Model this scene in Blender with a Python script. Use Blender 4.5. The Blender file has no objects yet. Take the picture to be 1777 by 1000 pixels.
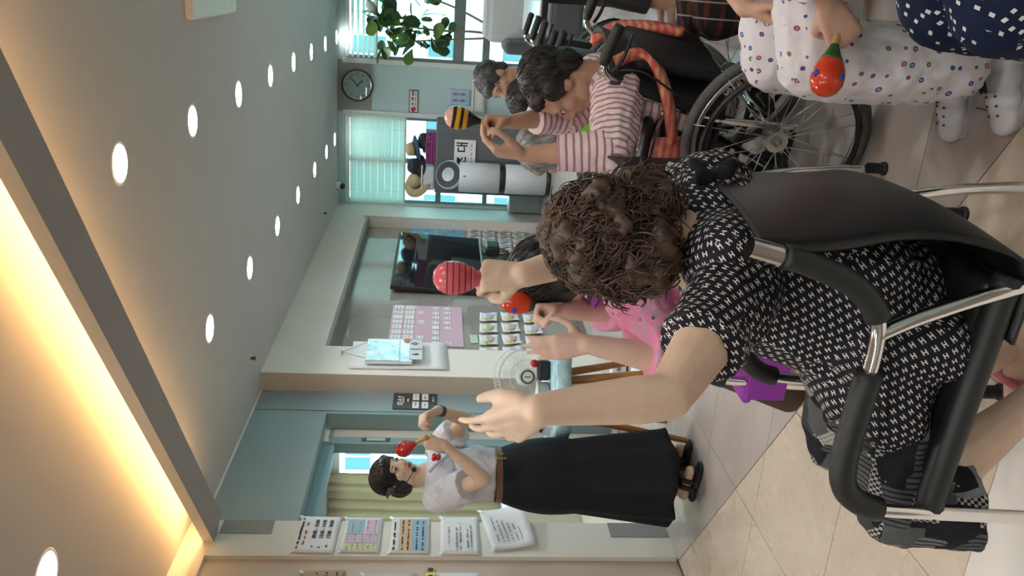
import bpy, bmesh, math, random
from mathutils import Vector, Matrix, Euler, Quaternion, noise
random.seed(7)
V = Vector
PI = math.pi
S = bpy.context.scene
COL = S.collection

# ---------------------------------------------------------------- camera (phone held on its side: the picture lies rotated by a quarter turn)
def camera_basis(yaw, pitch, roll):
    cy, sy = math.cos(yaw), math.sin(yaw)
    f = V((sy * math.cos(pitch), cy * math.cos(pitch), -math.sin(pitch)))
    r = V((cy, -sy, 0)); d = f.cross(r)
    c, s = math.cos(roll), math.sin(roll)
    return c * r + s * d, -s * r + c * d, f
r2, d2, fw = camera_basis(-0.35421605, 0.09484434, -0.03483864)
cam_data = bpy.data.cameras.new('camera'); cam = bpy.data.objects.new('camera', cam_data); COL.objects.link(cam)
cam_data.sensor_fit = 'HORIZONTAL'; cam_data.sensor_width = 36.0; cam_data.lens = 36.0 * 1450.0 / 1777.0
cam_data.clip_start = 0.05; cam_data.clip_end = 200
M = Matrix((( d2.x, r2.x, -fw.x, 0), (d2.y, r2.y, -fw.y, 0), (d2.z, r2.z, -fw.z, 1.36), (0, 0, 0, 1)))
cam.matrix_world = M
S.camera = cam

# ---------------------------------------------------------------- daylight, exposure
w = bpy.data.worlds.new('daylight'); S.world = w; w.use_nodes = True
bg = w.node_tree.nodes['Background']
bg.inputs[0].default_value = (0.48, 0.92, 1.0, 1); bg.inputs[1].default_value = 6.5
S.view_settings.view_transform = 'Standard'; S.view_settings.look = 'None'
S.view_settings.exposure = 0.45; S.view_settings.gamma = 1.0; S.view_settings.use_curve_mapping = False
S.cycles.use_denoising = True
S.cycles.max_bounces = 8; S.cycles.diffuse_bounces = 4; S.cycles.glossy_bounces = 4; S.cycles.transmission_bounces = 6; S.cycles.transparent_max_bounces = 12
S.cycles.caustics_reflective = False; S.cycles.caustics_refractive = False
S.cycles.sample_clamp_indirect = 6.0

def light(name, kind, loc, power, color=(1, 1, 1), size=None, rot=None, size_y=None, spot=None):
    d = bpy.data.lights.new(name, kind); d.energy = power; d.color = color
    o = bpy.data.objects.new(name, d); COL.objects.link(o); o.location = loc
    if rot: o.rotation_euler = rot
    if kind == 'AREA':
        d.size = size
        if size_y: d.shape = 'RECTANGLE'; d.size_y = size_y
    if kind in ('POINT', 'SPOT') and size: d.shadow_soft_size = size
    if kind == 'SPOT' and spot: d.spot_size = spot; d.spot_blend = 0.6
    return o
def portal(name, loc, rot, sx, sy):
    o = light(name, 'AREA', loc, 1, (1, 1, 1), sx, rot, sy); o.data.cycles.is_portal = True; return o

# ---------------------------------------------------------------- tagging
def tag(o, label=None, cat=None, group=None, kind=None):
    if label: o['label'] = label
    if cat: o['category'] = cat
    if group: o['group'] = group
    if kind: o['kind'] = kind
    return o
def thing(name, label, cat, loc=(0, 0, 0), rotz=0.0, group=None):
    o = bpy.data.objects.new(name, None); COL.objects.link(o)
    o.location = loc; o.rotation_euler = (0, 0, rotz); o.empty_display_size = 0.1
    return tag(o, label, cat, group)
def link(name, me, mat=None, parent=None, loc=None, rot=None, smooth=False):
    o = bpy.data.objects.new(name, me); COL.objects.link(o)
    if mat is not None and len(me.materials) == 0: me.materials.append(mat)
    if parent is not None: o.parent = parent
    if loc is not None: o.location = loc
    if rot is not None: o.rotation_euler = rot
    return o

# ---------------------------------------------------------------- materials
class NT:
    def __init__(s, m): s.t = m.node_tree; s.n = s.t.nodes; s.l = s.t.links
    def node(s, ty, **kw):
        n = s.n.new(ty)
        for k, v in kw.items(): setattr(n, k, v)
        return n
    def put(s, sock, v):
        if isinstance(v, bpy.types.NodeSocket): s.l.new(v, sock)
        elif isinstance(v, (tuple, list)) and sock.type == 'RGBA' and len(v) == 3: sock.default_value = (*v, 1)
        else: sock.default_value = v
    def math(s, op, a, b=0.0, c=None):
        n = s.n.new('ShaderNodeMath'); n.operation = op; s.put(n.inputs[0], a); s.put(n.inputs[1], b)
        if c is not None: s.put(n.inputs[2], c)
        return n.outputs[0]
    def mix(s, f, a, b):
        n = s.n.new('ShaderNodeMix'); n.data_type = 'RGBA'; s.put(n.inputs[0], f); s.put(n.inputs[6], a); s.put(n.inputs[7], b); return n.outputs[2]
    def mixf(s, f, a, b):
        n = s.n.new('ShaderNodeMix'); n.data_type = 'FLOAT'; s.put(n.inputs[0], f); s.put(n.inputs[2], a); s.put(n.inputs[3], b); return n.outputs[0]
    def coord(s, out='Object'): return s.node('ShaderNodeTexCoord').outputs[out]
    def sep(s, v):
        n = s.n.new('ShaderNodeSeparateXYZ'); s.put(n.inputs[0], v); return n.outputs
    def comb(s, x, y, z=0.0):
        n = s.n.new('ShaderNodeCombineXYZ'); s.put(n.inputs[0], x); s.put(n.inputs[1], y); s.put(n.inputs[2], z); return n.outputs[0]
    def noise(s, scale, vec=None, detail=3.0, rough=0.5, color=False):
        n = s.n.new('ShaderNodeTexNoise'); n.inputs['Scale'].default_value = scale; n.inputs['Detail'].default_value = detail; n.inputs['Roughness'].default_value = rough
        s.put(n.inputs['Vector'], vec if vec is not None else s.coord())
        return n.outputs['Color' if color else 0]
    def voro(s, scale, vec=None, feature='F1', out='Distance', rnd=1.0):
        n = s.n.new('ShaderNodeTexVoronoi'); n.feature = feature; n.inputs['Scale'].default_value = scale; n.inputs['Randomness'].default_value = rnd
        s.put(n.inputs['Vector'], vec if vec is not None else s.coord()); return n.outputs[out]
    def ramp(s, f, stops, interp='LINEAR'):
        n = s.n.new('ShaderNodeValToRGB'); s.put(n.inputs[0], f); e = n.color_ramp.elements; n.color_ramp.interpolation = interp
        while len(e) < len(stops): e.new(0.5)
        for i, (p, c) in enumerate(stops): e[i].position = p; e[i].color = (*c, 1)
        return n.outputs[0]
    def map(s, vec, loc=(0, 0, 0), rot=(0, 0, 0), scale=(1, 1, 1)):
        n = s.n.new('ShaderNodeMapping'); s.put(n.inputs[0], vec); n.inputs[1].default_value = loc; n.inputs[2].default_value = rot; n.inputs[3].default_value = scale; return n.outputs[0]
    def boxuv(s):
        """object-space coordinates flattened along the dominant normal axis"""
        c = s.sep(s.coord()); nrm = s.sep(s.coord('Normal'))
        ax, ay, az = (s.math('ABSOLUTE', nrm[i]) for i in range(3))
        xdom = s.math('GREATER_THAN', ax, s.math('MAXIMUM', ay, az)); zdom = s.math('GREATER_THAN', az, s.math('MAXIMUM', ax, ay))
        u = s.mixf(xdom, c[0], c[1]); v = s.mixf(zdom, c[2], c[1])
        return u, v
    def bump(s, h, strength=0.2, dist=0.01):
        n = s.n.new('ShaderNodeBump'); n.inputs['Strength'].default_value = strength; n.inputs['Distance'].default_value = dist; s.put(n.inputs['Height'], h); return n.outputs[0]
MATS = {}
def mat(name, col=(0.5, 0.5, 0.5), rough=0.6, metal=0.0, fn=None, spec=0.5, **kw):
    if name in MATS: return MATS[name]
    m = bpy.data.materials.new(name); m.use_nodes = True; MATS[name] = m
    p = m.node_tree.nodes['Principled BSDF']
    p.inputs['Base Color'].default_value = (*col, 1); p.inputs['Roughness'].default_value = rough; p.inputs['Metallic'].default_value = metal
    p.inputs['Specular IOR Level'].default_value = spec
    for k, v in kw.items():
        p.inputs[k.replace('_', ' ')].default_value = v
    nt = NT(m); nt.p = p
    if fn: fn(nt, p)
    else:   # a little grain so that nothing is perfectly flat
        g = nt.noise(35.0, detail=2.0)
        nt.put(p.inputs['Base Color'], nt.mix(g, tuple(c * 0.93 for c in col), tuple(min(1, c * 1.06) for c in col)))
    return m
def bc(nt, v): nt.put(nt.p.inputs['Base Color'], v)
def emat(name, col, strength):
    if name in MATS: return MATS[name]
    m = bpy.data.materials.new(name); m.use_nodes = True; MATS[name] = m
    p = m.node_tree.nodes['Principled BSDF']; p.inputs['Base Color'].default_value = (*col, 1)
    p.inputs['Emission Color'].default_value = (*col, 1); p.inputs['Emission Strength'].default_value = strength
    return m

# ---------------------------------------------------------------- mesh helpers
class MB:
    """collects shapes into one mesh"""
    def __init__(s): s.v = []; s.f = []; s.mi = []; s.m = 0; s.sm = []; s.smooth = False
    def add(s, vs, fs):
        b = len(s.v); s.v += [tuple(v) for v in vs]
        for f in fs: s.f.append(tuple(b + i for i in f)); s.mi.append(s.m); s.sm.append(s.smooth)
    def box(s, c, d, rot=None):
        cx, cy, cz = c; hx, hy, hz = d[0] / 2, d[1] / 2, d[2] / 2
        vs = [V((sx * hx, sy * hy, sz * hz)) for sz in (-1, 1) for sy in (-1, 1) for sx in (-1, 1)]
        if rot is not None: vs = [rot @ v for v in vs]
        s.add([v + V(c) for v in vs], [(0, 2, 3, 1), (4, 5, 7, 6), (0, 1, 5, 4), (2, 6, 7, 3), (0, 4, 6, 2), (1, 3, 7, 5)])
    def bbox(s, a, b):
        s.box([(a[i] + b[i]) / 2 for i in range(3)], [abs(b[i] - a[i]) for i in range(3)])
    def rbox(s, c, d, r=0.01, rot=None, seg=2):
        bm = bmesh.new(); bmesh.ops.create_cube(bm, size=1)
        for v in bm.verts: v.co = V((v.co.x * d[0], v.co.y * d[1], v.co.z * d[2]))
        bmesh.ops.bevel(bm, geom=bm.edges[:], offset=r, segments=seg, affect='EDGES', profile=0.5)
        s.bm(bm, Matrix.Translation(V(c)) @ (rot.to_4x4() if rot is not None else Matrix()))
    def bm(s, bm, mx=None):
        bm.verts.ensure_lookup_table(); bm.verts.index_update()
        s.add([(mx @ v.co) if mx is not None else v.co for v in bm.verts], [[v.index for v in f.verts] for f in bm.faces]); bm.free()
    def frustum(s, a, b, ra, rb, n=10, caps=True):
        a, b = V(a), V(b); d = (b - a)
        if d.length < 1e-6: return
        q = d.to_track_quat('Z', 'Y'); vs = []
        for p, r in ((a, ra), (b, rb)):
            for i in range(n):
                t = 2 * PI * i / n; vs.append(p + q @ V((r * math.cos(t), r * math.sin(t), 0)))
        fs = [(i, (i + 1) % n, n + (i + 1) % n, n + i) for i in range(n)]
        if caps: fs += [tuple(range(n - 1, -1, -1)), tuple(range(n, 2 * n))]
        s.add(vs, fs)
    def ball(s, c, r, n=10, m=7, rot=None, mid=None):
        r = V(r) if hasattr(r, '__len__') else V((r, r, r)); c = V(c); vs = [V((0, 0, 1))]
        for j in range(1, m):
            for i in range(n):
                a, b = PI * j / m, 2 * PI * i / n; vs.append(V((math.sin(a) * math.cos(b), math.sin(a) * math.sin(b), math.cos(a))))
        vs.append(V((0, 0, -1))); out = []
        for v in vs:
            p = V((v.x * r.x, v.y * r.y, v.z * r.z)); out.append(c + (rot @ p if rot is not None else p))
        fs = [(0, 1 + i, 1 + (i + 1) % n) for i in range(n)]
        for j in range(m - 2):
            for i in range(n):
                a, b = 1 + j * n + i, 1 + j * n + (i + 1) % n; fs.append((a, a + n, b + n, b))
        k = len(vs) - 1; o = 1 + (m - 2) * n
        fs += [(k, o + (i + 1) % n, o + i) for i in range(n)]
        s.add(out, fs)
    def tube(s, pts, r, n=8, closed=False, caps=True):
        pts = [V(p) for p in pts]; k = len(pts); rr = r if hasattr(r, '__len__') else [r] * k
        ring = []; up = None
        for i, p in enumerate(pts):
            if closed: t = pts[(i + 1) % k] - pts[i - 1]
            else: t = (pts[min(i + 1, k - 1)] - pts[max(i - 1, 0)])
            t.normalize()
            if up is None:
                up = V((0, 0, 1)) if abs(t.z) < 0.9 else V((1, 0, 0))
                up = (up - t * up.dot(t)).normalized()
            else:
                up = (up - t * up.dot(t)); up = up.normalized() if up.length > 1e-6 else t.orthogonal().normalized()
            sd = t.cross(up); ring.append([p + (up * math.cos(2 * PI * j / n) + sd * math.sin(2 * PI * j / n)) * rr[i] for j in range(n)])
        vs = [v for rg in ring for v in rg]; fs = []
        for i in range(k if closed else k - 1):
            a, b = i * n, ((i + 1) % k) * n
            fs += [(a + j, b + j, b + (j + 1) % n, a + (j + 1) % n) for j in range(n)]
        if caps and not closed: fs += [tuple(range(n)), tuple(range((k - 1) * n + n - 1, (k - 1) * n - 1, -1))]
        s.add(vs, fs)
    def lathe(s, prof, n=20, mx=None, cap=True):
        """prof: list of (radius, z)"""
        vs = []; fs = []
        for r, z in prof:
            for i in range(n):
                t = 2 * PI * i / n; p = V((r * math.cos(t), r * math.sin(t), z)); vs.append(mx @ p if mx is not None else p)
        for j in range(len(prof) - 1):
            for i in range(n):
                a, b = j * n + i, j * n + (i + 1) % n; fs.append((a, b, b + n, a + n))
        if cap: fs += [tuple(range(n - 1, -1, -1)), tuple(range((len(prof) - 1) * n, len(prof) * n))]
        s.add(vs, fs)
    def prism(s, poly, a, b, f):
        """poly of 2D points extruded between a and b, f(u, v, w) -> xyz"""
        k = len(poly); vs = [f(u, v, a) for u, v in poly] + [f(u, v, b) for u, v in poly]
        s.add(vs, [tuple(range(k - 1, -1, -1)), tuple(range(k, 2 * k))] + [(i, (i + 1) % k, k + (i + 1) % k, k + i) for i in range(k)])
    def mesh(s, name, mats=None, fix=True):
        me = bpy.data.meshes.new(name); me.from_pydata(s.v, [], s.f)
        if mats:
            for m in (mats if isinstance(mats, (list, tuple)) else [mats]): me.materials.append(m)
        me.polygons.foreach_set('material_index', s.mi); me.polygons.foreach_set('use_smooth', s.sm)
        if fix:
            bm = bmesh.new(); bm.from_mesh(me); bmesh.ops.recalc_face_normals(bm, faces=bm.faces); bm.to_mesh(me); bm.free()
        me.update(); return me
    def build(s, name, mats, parent=None, loc=None, rot=None):
        return link(name, s.mesh(name, mats), None, parent, loc, rot)
def one(name, mats, fn, parent=None, loc=None, rot=None, smooth=False):
    b = MB(); b.smooth = smooth; fn(b); o = b.build(name, mats, parent, loc, rot)
    if name in ('print', 'lettering_marks'): o['kind'] = 'stuff'
    return o
def box(name, m, a, b, parent=None, bev=0.0):
    o = MB()
    if bev:
        c = [(a[i] + b[i]) / 2 for i in range(3)]; d = [abs(b[i] - a[i]) for i in range(3)]; o.rbox(c, d, min(bev, min(d) * 0.45))
    else: o.bbox(a, b)
    return o.build(name, m, parent)
def tube(name, m, pts, r, parent=None, n=10, closed=False):
    b = MB(); b.smooth = True; b.tube(pts, r, n, closed); return b.build(name, m, parent)
def smooth_path(pts, n=6):
    """Catmull-Rom through the points"""
    pts = [V(p) for p in pts]; out = []
    for i in range(len(pts) - 1):
        p0, p1, p2, p3 = pts[max(i - 1, 0)], pts[i], pts[i + 1], pts[min(i + 2, len(pts) - 1)]
        for j in range(n):
            t = j / n; out.append(0.5 * ((2 * p1) + (p2 - p0) * t + (2 * p0 - 5 * p1 + 4 * p2 - p3) * t * t + (3 * p1 - p0 - 3 * p2 + p3) * t ** 3))
    return out + [pts[-1]]
def arc(c, r, a0, a1, n, ax='xy'):
    o = []
    for i in range(n + 1):
        t = a0 + (a1 - a0) * i / n; u, v = r * math.cos(t), r * math.sin(t)
        o.append(V((c[0] + u, c[1] + v, c[2])) if ax == 'xy' else V((c[0] + u, c[1], c[2] + v)) if ax == 'xz' else V((c[0], c[1] + u, c[2] + v)))
    return o
def text(name, body, size, m, parent, mx, align='CENTER', extrude=0.0004, bold=0.0):
    """flat lettering as a mesh; mx places the text plane"""
    cu = bpy.data.curves.new(name, 'FONT'); cu.body = body; cu.size = size; cu.align_x = align; cu.align_y = 'CENTER'; cu.extrude = extrude; cu.offset = bold; cu.resolution_u = 2
    o = bpy.data.objects.new(name, cu); COL.objects.link(o)
    dg = bpy.context.evaluated_depsgraph_get(); me = bpy.data.meshes.new_from_object(o.evaluated_get(dg)); me.name = name
    bpy.data.objects.remove(o); bpy.data.curves.remove(cu)
    me.materials.clear(); me.materials.append(m)
    t = bpy.data.objects.new(name, me); COL.objects.link(t); t.parent = parent; t.matrix_local = mx
    return t
# text planes: on the side wall (facing +x, reading towards +y) and on the far wall (facing -y, reading towards +x)
def side_mx(x, y, z, rot=0.0): return Matrix.Translation((x, y, z)) @ Matrix(((0, 0, 1, 0), (1, 0, 0, 0), (0, 1, 0, 0), (0, 0, 0, 1))) @ Matrix.Rotation(rot, 4, 'Z')
def far_mx(x, y, z, rot=0.0): return Matrix.Translation((x, y, z)) @ Matrix.Rotation(PI / 2, 4, 'X') @ Matrix.Rotation(rot, 4, 'Z')
def copy_tree(o, parent=None):
    c = o.copy(); COL.objects.link(c); c.parent = parent
    for ch in list(o.children): copy_tree(ch, c)
    return c
# ================================================================ THE ROOM
ZC, XW, YF, XR, YB = 2.61, -2.85, 10.7, 3.2, -2.6
def plaster(col, bumpy=0.04):
    def fn(nt, p):
        a = nt.noise(3.0, detail=4.0); bc(nt, nt.mix(a, tuple(c * 0.94 for c in col), tuple(min(1, c * 1.05) for c in col)))
        nt.put(p.inputs['Normal'], nt.bump(nt.noise(140.0, detail=2.0), bumpy, 0.002))
    return fn
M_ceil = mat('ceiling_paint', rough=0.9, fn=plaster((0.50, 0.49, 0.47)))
M_wall = mat('cream_wall', rough=0.75, fn=plaster((0.78, 0.75, 0.68)))
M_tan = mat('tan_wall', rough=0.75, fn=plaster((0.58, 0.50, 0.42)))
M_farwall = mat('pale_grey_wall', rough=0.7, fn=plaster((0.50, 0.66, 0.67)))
M_teal = mat('grey_teal_paint', rough=0.55, fn=plaster((0.27, 0.355, 0.38)))
M_teal2 = mat('teal_frame', rough=0.45, fn=plaster((0.22, 0.32, 0.34)))
M_whiteframe = mat('white_window_frame', (0.72, 0.76, 0.74), 0.4)
M_greyframe = mat('grey_window_frame', (0.20, 0.24, 0.24), 0.4)
M_trim = mat('pale_trim', (0.66, 0.67, 0.64), 0.5)
M_dark = mat('dark_edge', (0.05, 0.055, 0.055), 0.5)
M_panelgrey = mat('grey_panel', (0.27, 0.27, 0.25), 0.6)
def tile_fn(c1, c2, rough):
    def fn(nt, p):
        oi = nt.node('ShaderNodeObjectInfo').outputs['Random']
        geo = nt.node('ShaderNodeNewGeometry').outputs['Position']
        vec = nt.node('ShaderNodeVectorMath', operation='ADD'); nt.put(vec.inputs[0], geo); nt.put(vec.inputs[1], nt.comb(nt.math('MULTIPLY', oi, 31.0), nt.math('MULTIPLY', oi, 17.0)))
        st = nt.map(vec.outputs[0], rot=(0, 0, 0.5), scale=(1.2, 4.0, 1.0))
        a = nt.noise(1.6, st, 2.0, 0.5); a = nt.math('MULTIPLY_ADD', nt.math('SUBTRACT', oi, 0.5), 0.16, a)
        bc(nt, nt.ramp(a, [(0.25, c1), (0.75, c2)]))
        nt.put(p.inputs['Roughness'], nt.math('MULTIPLY_ADD', nt.noise(9.0, geo), 0.05, rough))
    return fn
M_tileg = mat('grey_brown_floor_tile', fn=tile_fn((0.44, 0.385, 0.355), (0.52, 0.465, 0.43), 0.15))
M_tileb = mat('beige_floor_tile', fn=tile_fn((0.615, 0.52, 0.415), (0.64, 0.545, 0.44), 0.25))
M_tilew = mat('off_white_floor_tile', fn=tile_fn((0.68, 0.64, 0.60), (0.76, 0.73, 0.69), 0.3))
M_grout = mat('floor_grout', (0.16, 0.13, 0.11), 0.8)
M_glass = mat('window_glass', (0.9, 1.0, 1.0), 0.0, Transmission_Weight=1.0, Alpha=0.12) if False else None

def glass_mat(name, tint=(0.92, 1.0, 1.0), gloss=0.08):
    if name in MATS: return MATS[name]
    m = bpy.data.materials.new(name); m.use_nodes = True; MATS[name] = m; nt = NT(m); nt.n.clear()
    out = nt.node('ShaderNodeOutputMaterial'); tr = nt.node('ShaderNodeBsdfTransparent'); tr.inputs[0].default_value = (*tint, 1)
    gl = nt.node('ShaderNodeBsdfGlossy'); gl.inputs['Roughness'].default_value = 0.02
    fr = nt.node('ShaderNodeFresnel'); fr.inputs[0].default_value = 1.45
    mx = nt.node('ShaderNodeMixShader'); nt.put(mx.inputs[0], nt.math('MULTIPLY', fr.outputs[0], 1.0)); nt.l.new(tr.outputs[0], mx.inputs[1]); nt.l.new(gl.outputs[0], mx.inputs[2]); nt.l.new(mx.outputs[0], out.inputs[0])
    return m
M_glass = glass_mat('clear_glass')

# floor: recessed grout bed with every tile a piece of its own
floor = box('floor', M_grout, (-6.4, YB, -0.06), (XR, YF, -0.004)); tag(floor, kind='structure')
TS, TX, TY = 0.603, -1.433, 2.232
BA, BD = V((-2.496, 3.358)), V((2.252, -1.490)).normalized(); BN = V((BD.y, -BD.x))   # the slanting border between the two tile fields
def clip(poly, p, n, keep=1):
    out = []
    for i, a in enumerate(poly):
        b = poly[(i + 1) % len(poly)]; da, db = (a - p).dot(n) * keep, (b - p).dot(n) * keep
        if da >= 0: out.append(a)
        if da * db < 0: out.append(a + (b - a) * (da / (da - db)))
    return out
sq = MB(); g = 0.0012; sq.bbox((g, g, -0.010), (TS - g, TS - g, 0.0)); sq_meshes = {m.name: sq.mesh('floor_tile', m) for m in (M_tileg, M_tileb, M_tilew)}
for i in range(-3, 9):
    for j in range(-3, 15):
        x0, y0 = TX + i * TS, TY + j * TS
        if x0 + TS < XW or x0 > XR or y0 > YF: continue
        cs = [V((x0 + a, y0 + b)) for a, b in ((0, 0), (TS, 0), (TS, TS), (0, TS))]
        cs = clip(cs, V((XW, 0)), V((1, 0))); cs = clip(cs, V((0, YF)), V((0, -1)))
        sd = [(c - BA).dot(BN) for c in cs]
        whole = len(cs) == 4 and abs((cs[2] - cs[0]).x - TS) < 1e-6 and abs((cs[2] - cs[0]).y - TS) < 1e-6
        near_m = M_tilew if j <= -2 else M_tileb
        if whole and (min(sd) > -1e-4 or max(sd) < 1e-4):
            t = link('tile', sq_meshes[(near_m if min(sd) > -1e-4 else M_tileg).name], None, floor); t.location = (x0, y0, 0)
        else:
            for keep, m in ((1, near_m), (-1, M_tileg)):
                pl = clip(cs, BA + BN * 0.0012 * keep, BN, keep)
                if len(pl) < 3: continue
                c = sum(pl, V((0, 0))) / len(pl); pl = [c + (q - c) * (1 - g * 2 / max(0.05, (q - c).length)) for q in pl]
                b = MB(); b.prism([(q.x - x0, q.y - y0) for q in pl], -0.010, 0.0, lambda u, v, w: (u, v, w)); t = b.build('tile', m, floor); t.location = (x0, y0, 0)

# ceiling with round cut-outs is not needed: the lamps sit on it with a rim
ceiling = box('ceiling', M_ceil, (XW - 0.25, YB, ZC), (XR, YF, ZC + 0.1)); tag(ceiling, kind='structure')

# side wall on the instructor's side, in its pieces
def st(name, m, a, b, bev=0): return tag(box(name, m, a, b, None, bev), kind='structure')
NB = XW - 0.13      # back of the picture niche
wl = st('wall_left', M_wall, (XW - 0.2, 5.72, 2.20), (XW, YF, ZC))                     # above the niche
box('return', M_wall, (XW - 0.2, 5.722, 0), (XW, 6.22, 2.20), wl)
box('return', M_wall, (XW - 0.2, 10.06, 0), (XW, YF, 2.20), wl)
box('pillar_face', M_tan, (XW - 0.16, 5.715, 0), (XW - 0.0005, 5.722, ZC), wl)
def nichefn(nt, p):
    a = nt.noise(2.2, nt.map(nt.coord(), scale=(1, 0.6, 1.5)), 4.0, 0.6)
    bc(nt, nt.ramp(a, [(0.3, (0.30, 0.29, 0.26)), (0.75, (0.36, 0.35, 0.32))]))
M_niche = mat('polished_niche_tile', rough=0.035, fn=nichefn, spec=0.9, Coat_Weight=0.55, Coat_Roughness=0.02)
nw = st('wall_niche', M_dark, (NB - 0.05, 6.22, 0), (NB - 0.008, 10.06, 2.20))
ys = [6.221, 7.18, 8.14, 9.10, 10.059]
zs = [0.0, 0.74, 1.48, 2.199]
for a in range(4):
    for b in range(3): box('tile', M_niche, (NB - 0.009, ys[a] + 0.0015, zs[b] + 0.0015), (NB, ys[a + 1] - 0.0015, zs[b + 1] - 0.0015), nw)
tg = st('trim_1', M_trim, (XW - 0.0, 10.06, 0), (XW + 0.012, 10.10, 2.24))
box('strip', M_panelgrey, (NB, 6.2205, 2.17), (XW + 0.004, 10.06, 2.2), tg)
# teal bay with the doorway
tb = st('wall_doorway', M_teal, (-3.12, 4.00, 2.085), (-3.0, 5.42, ZC))
box('post', M_teal, (-3.12, 5.424, 0), (-2.995, 5.716, ZC), tb)
box('return', M_teal, (-3.12, 3.93, 0), (-3.0, 4.02, ZC), tb)
st('trim_2', M_whiteframe, (-3.0, 4.02, ZC - 0.012), (-2.99, 5.716, ZC))
# pillar with the notices
pw = st('wall_pillar', M_wall, (-3.1, 3.62, 0), (XW, 3.915, ZC))
box('panel', M_panelgrey, (XW, 3.80, 2.17), (XW + 0.003, 3.914, 2.44), pw)
box('panel', M_panelgrey, (XW, 3.79, 0.0), (XW + 0.004, 3.914, 0.33), pw)
# wall beyond the pillar, towards the viewer: a tan board set back a little
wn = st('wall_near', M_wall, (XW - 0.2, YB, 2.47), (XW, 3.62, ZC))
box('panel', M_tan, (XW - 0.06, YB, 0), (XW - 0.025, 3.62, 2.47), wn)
# the other walls
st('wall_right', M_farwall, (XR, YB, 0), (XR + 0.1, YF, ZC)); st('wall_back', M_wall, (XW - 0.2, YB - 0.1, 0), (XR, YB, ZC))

# far wall with two windows
W1 = (-1.03, 2.6); W2 = (-2.84, -1.70); ZB, ZT = 0.30, 2.53
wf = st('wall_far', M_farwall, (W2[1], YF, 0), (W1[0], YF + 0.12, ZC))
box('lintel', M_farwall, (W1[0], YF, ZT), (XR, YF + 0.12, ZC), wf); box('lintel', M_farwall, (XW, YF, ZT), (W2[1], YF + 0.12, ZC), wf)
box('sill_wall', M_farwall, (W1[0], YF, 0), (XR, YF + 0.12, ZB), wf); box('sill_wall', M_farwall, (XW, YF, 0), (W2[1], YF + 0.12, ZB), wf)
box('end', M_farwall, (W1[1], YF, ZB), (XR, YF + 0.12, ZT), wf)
cp = box('clock_panel', M_panelgrey, (-1.672, YF - 0.012, 2.20), (-1.045, YF - 0.001, ZC), wf)
def window(n, x0, x1, bars, trans):
    wdo = bpy.data.objects.new('window_%d' % n, None); COL.objects.link(wdo); tag(wdo, kind='structure')
    y0, y1 = YF + 0.01, YF + 0.07
    for (a, b) in (((x0, y0, ZB), (x1, y1, ZB + 0.06)), ((x0, y0, ZT - 0.05), (x1, y1, ZT)), ((x0, y0, ZB), (x0 + 0.05, y1, ZT)), ((x1 - 0.05, y0, ZB), (x1, y1, ZT))): box('frame', M_greyframe, a, b, wdo, 0.006)
    for x, wd in bars: box('mullion', M_greyframe, (x - wd / 2, y0, ZB + 0.06), (x + wd / 2, y1, ZT - 0.05), wdo, 0.006)
    for z, wd in trans: box('transom', M_greyframe, (x0 + 0.05, y0 + 0.004, z - wd / 2), (x1 - 0.05, y1 - 0.004, z + wd / 2), wdo, 0.006)
    zz = [ZB + 0.06] + [z for z, _ in trans] + [ZT - 0.05]
    xx = [x0 + 0.05] + [x for x, _ in bars] + [x1 - 0.05]
    for i in range(len(zz) - 1):
        for j in range(len(xx) - 1): box('pane', M_glass, (xx[j], YF + 0.036, zz[i]), (xx[j + 1], YF + 0.042, zz[i + 1]), wdo)
    box('casing', M_whiteframe, (x0 - 0.05, YF - 0.018, ZB - 0.02), (x0 + 0.012, YF - 0.0005, ZT + 0.02), wdo, 0.004)
    box('casing', M_whiteframe, (x1 - 0.012, YF - 0.018, ZB - 0.02), (x1 + 0.05, YF - 0.0005, ZT + 0.02), wdo, 0.004)
    return wdo
w1 = window(1, *W1, [(0.15, 0.06), (1.3, 0.06)], [(0.80, 0.09), (1.14, 0.14)])
w2 = window(2, *W2, [(-2.27, 0.06)], [(1.33, 0.07), (0.72, 0.06)])
# blinds: slats hung in front of the glass
def blindfn(nt, p):
    bc(nt, nt.mix(nt.noise(6.0), (0.80, 0.86, 0.82), (0.86, 0.90, 0.87)))
M_blind = mat('blind_fabric', rough=0.7, fn=blindfn, Subsurface_Weight=0.0, Transmission_Weight=0.0)
def translucent(name, col, t=0.5):
    if name in MATS: return MATS[name]
    m = bpy.data.materials.new(name); m.use_nodes = True; MATS[name] = m; nt = NT(m); nt.n.clear()
    out = nt.node('ShaderNodeOutputMaterial'); a = nt.node('ShaderNodeBsdfDiffuse'); b = nt.node('ShaderNodeBsdfTranslucent')
    g = nt.mix(nt.noise(5.0), tuple(c * 0.94 for c in col), col); nt.put(a.inputs[0], g); nt.put(b.inputs[0], g)
    mx = nt.node('ShaderNodeMixShader'); mx.inputs[0].default_value = t; nt.l.new(a.outputs[0], mx.inputs[1]); nt.l.new(b.outputs[0], mx.inputs[2]); nt.l.new(mx.outputs[0], out.inputs[0]); return m
M_sheer = translucent('sheer_blind', (0.86, 0.93, 0.88), 0.45)
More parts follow.
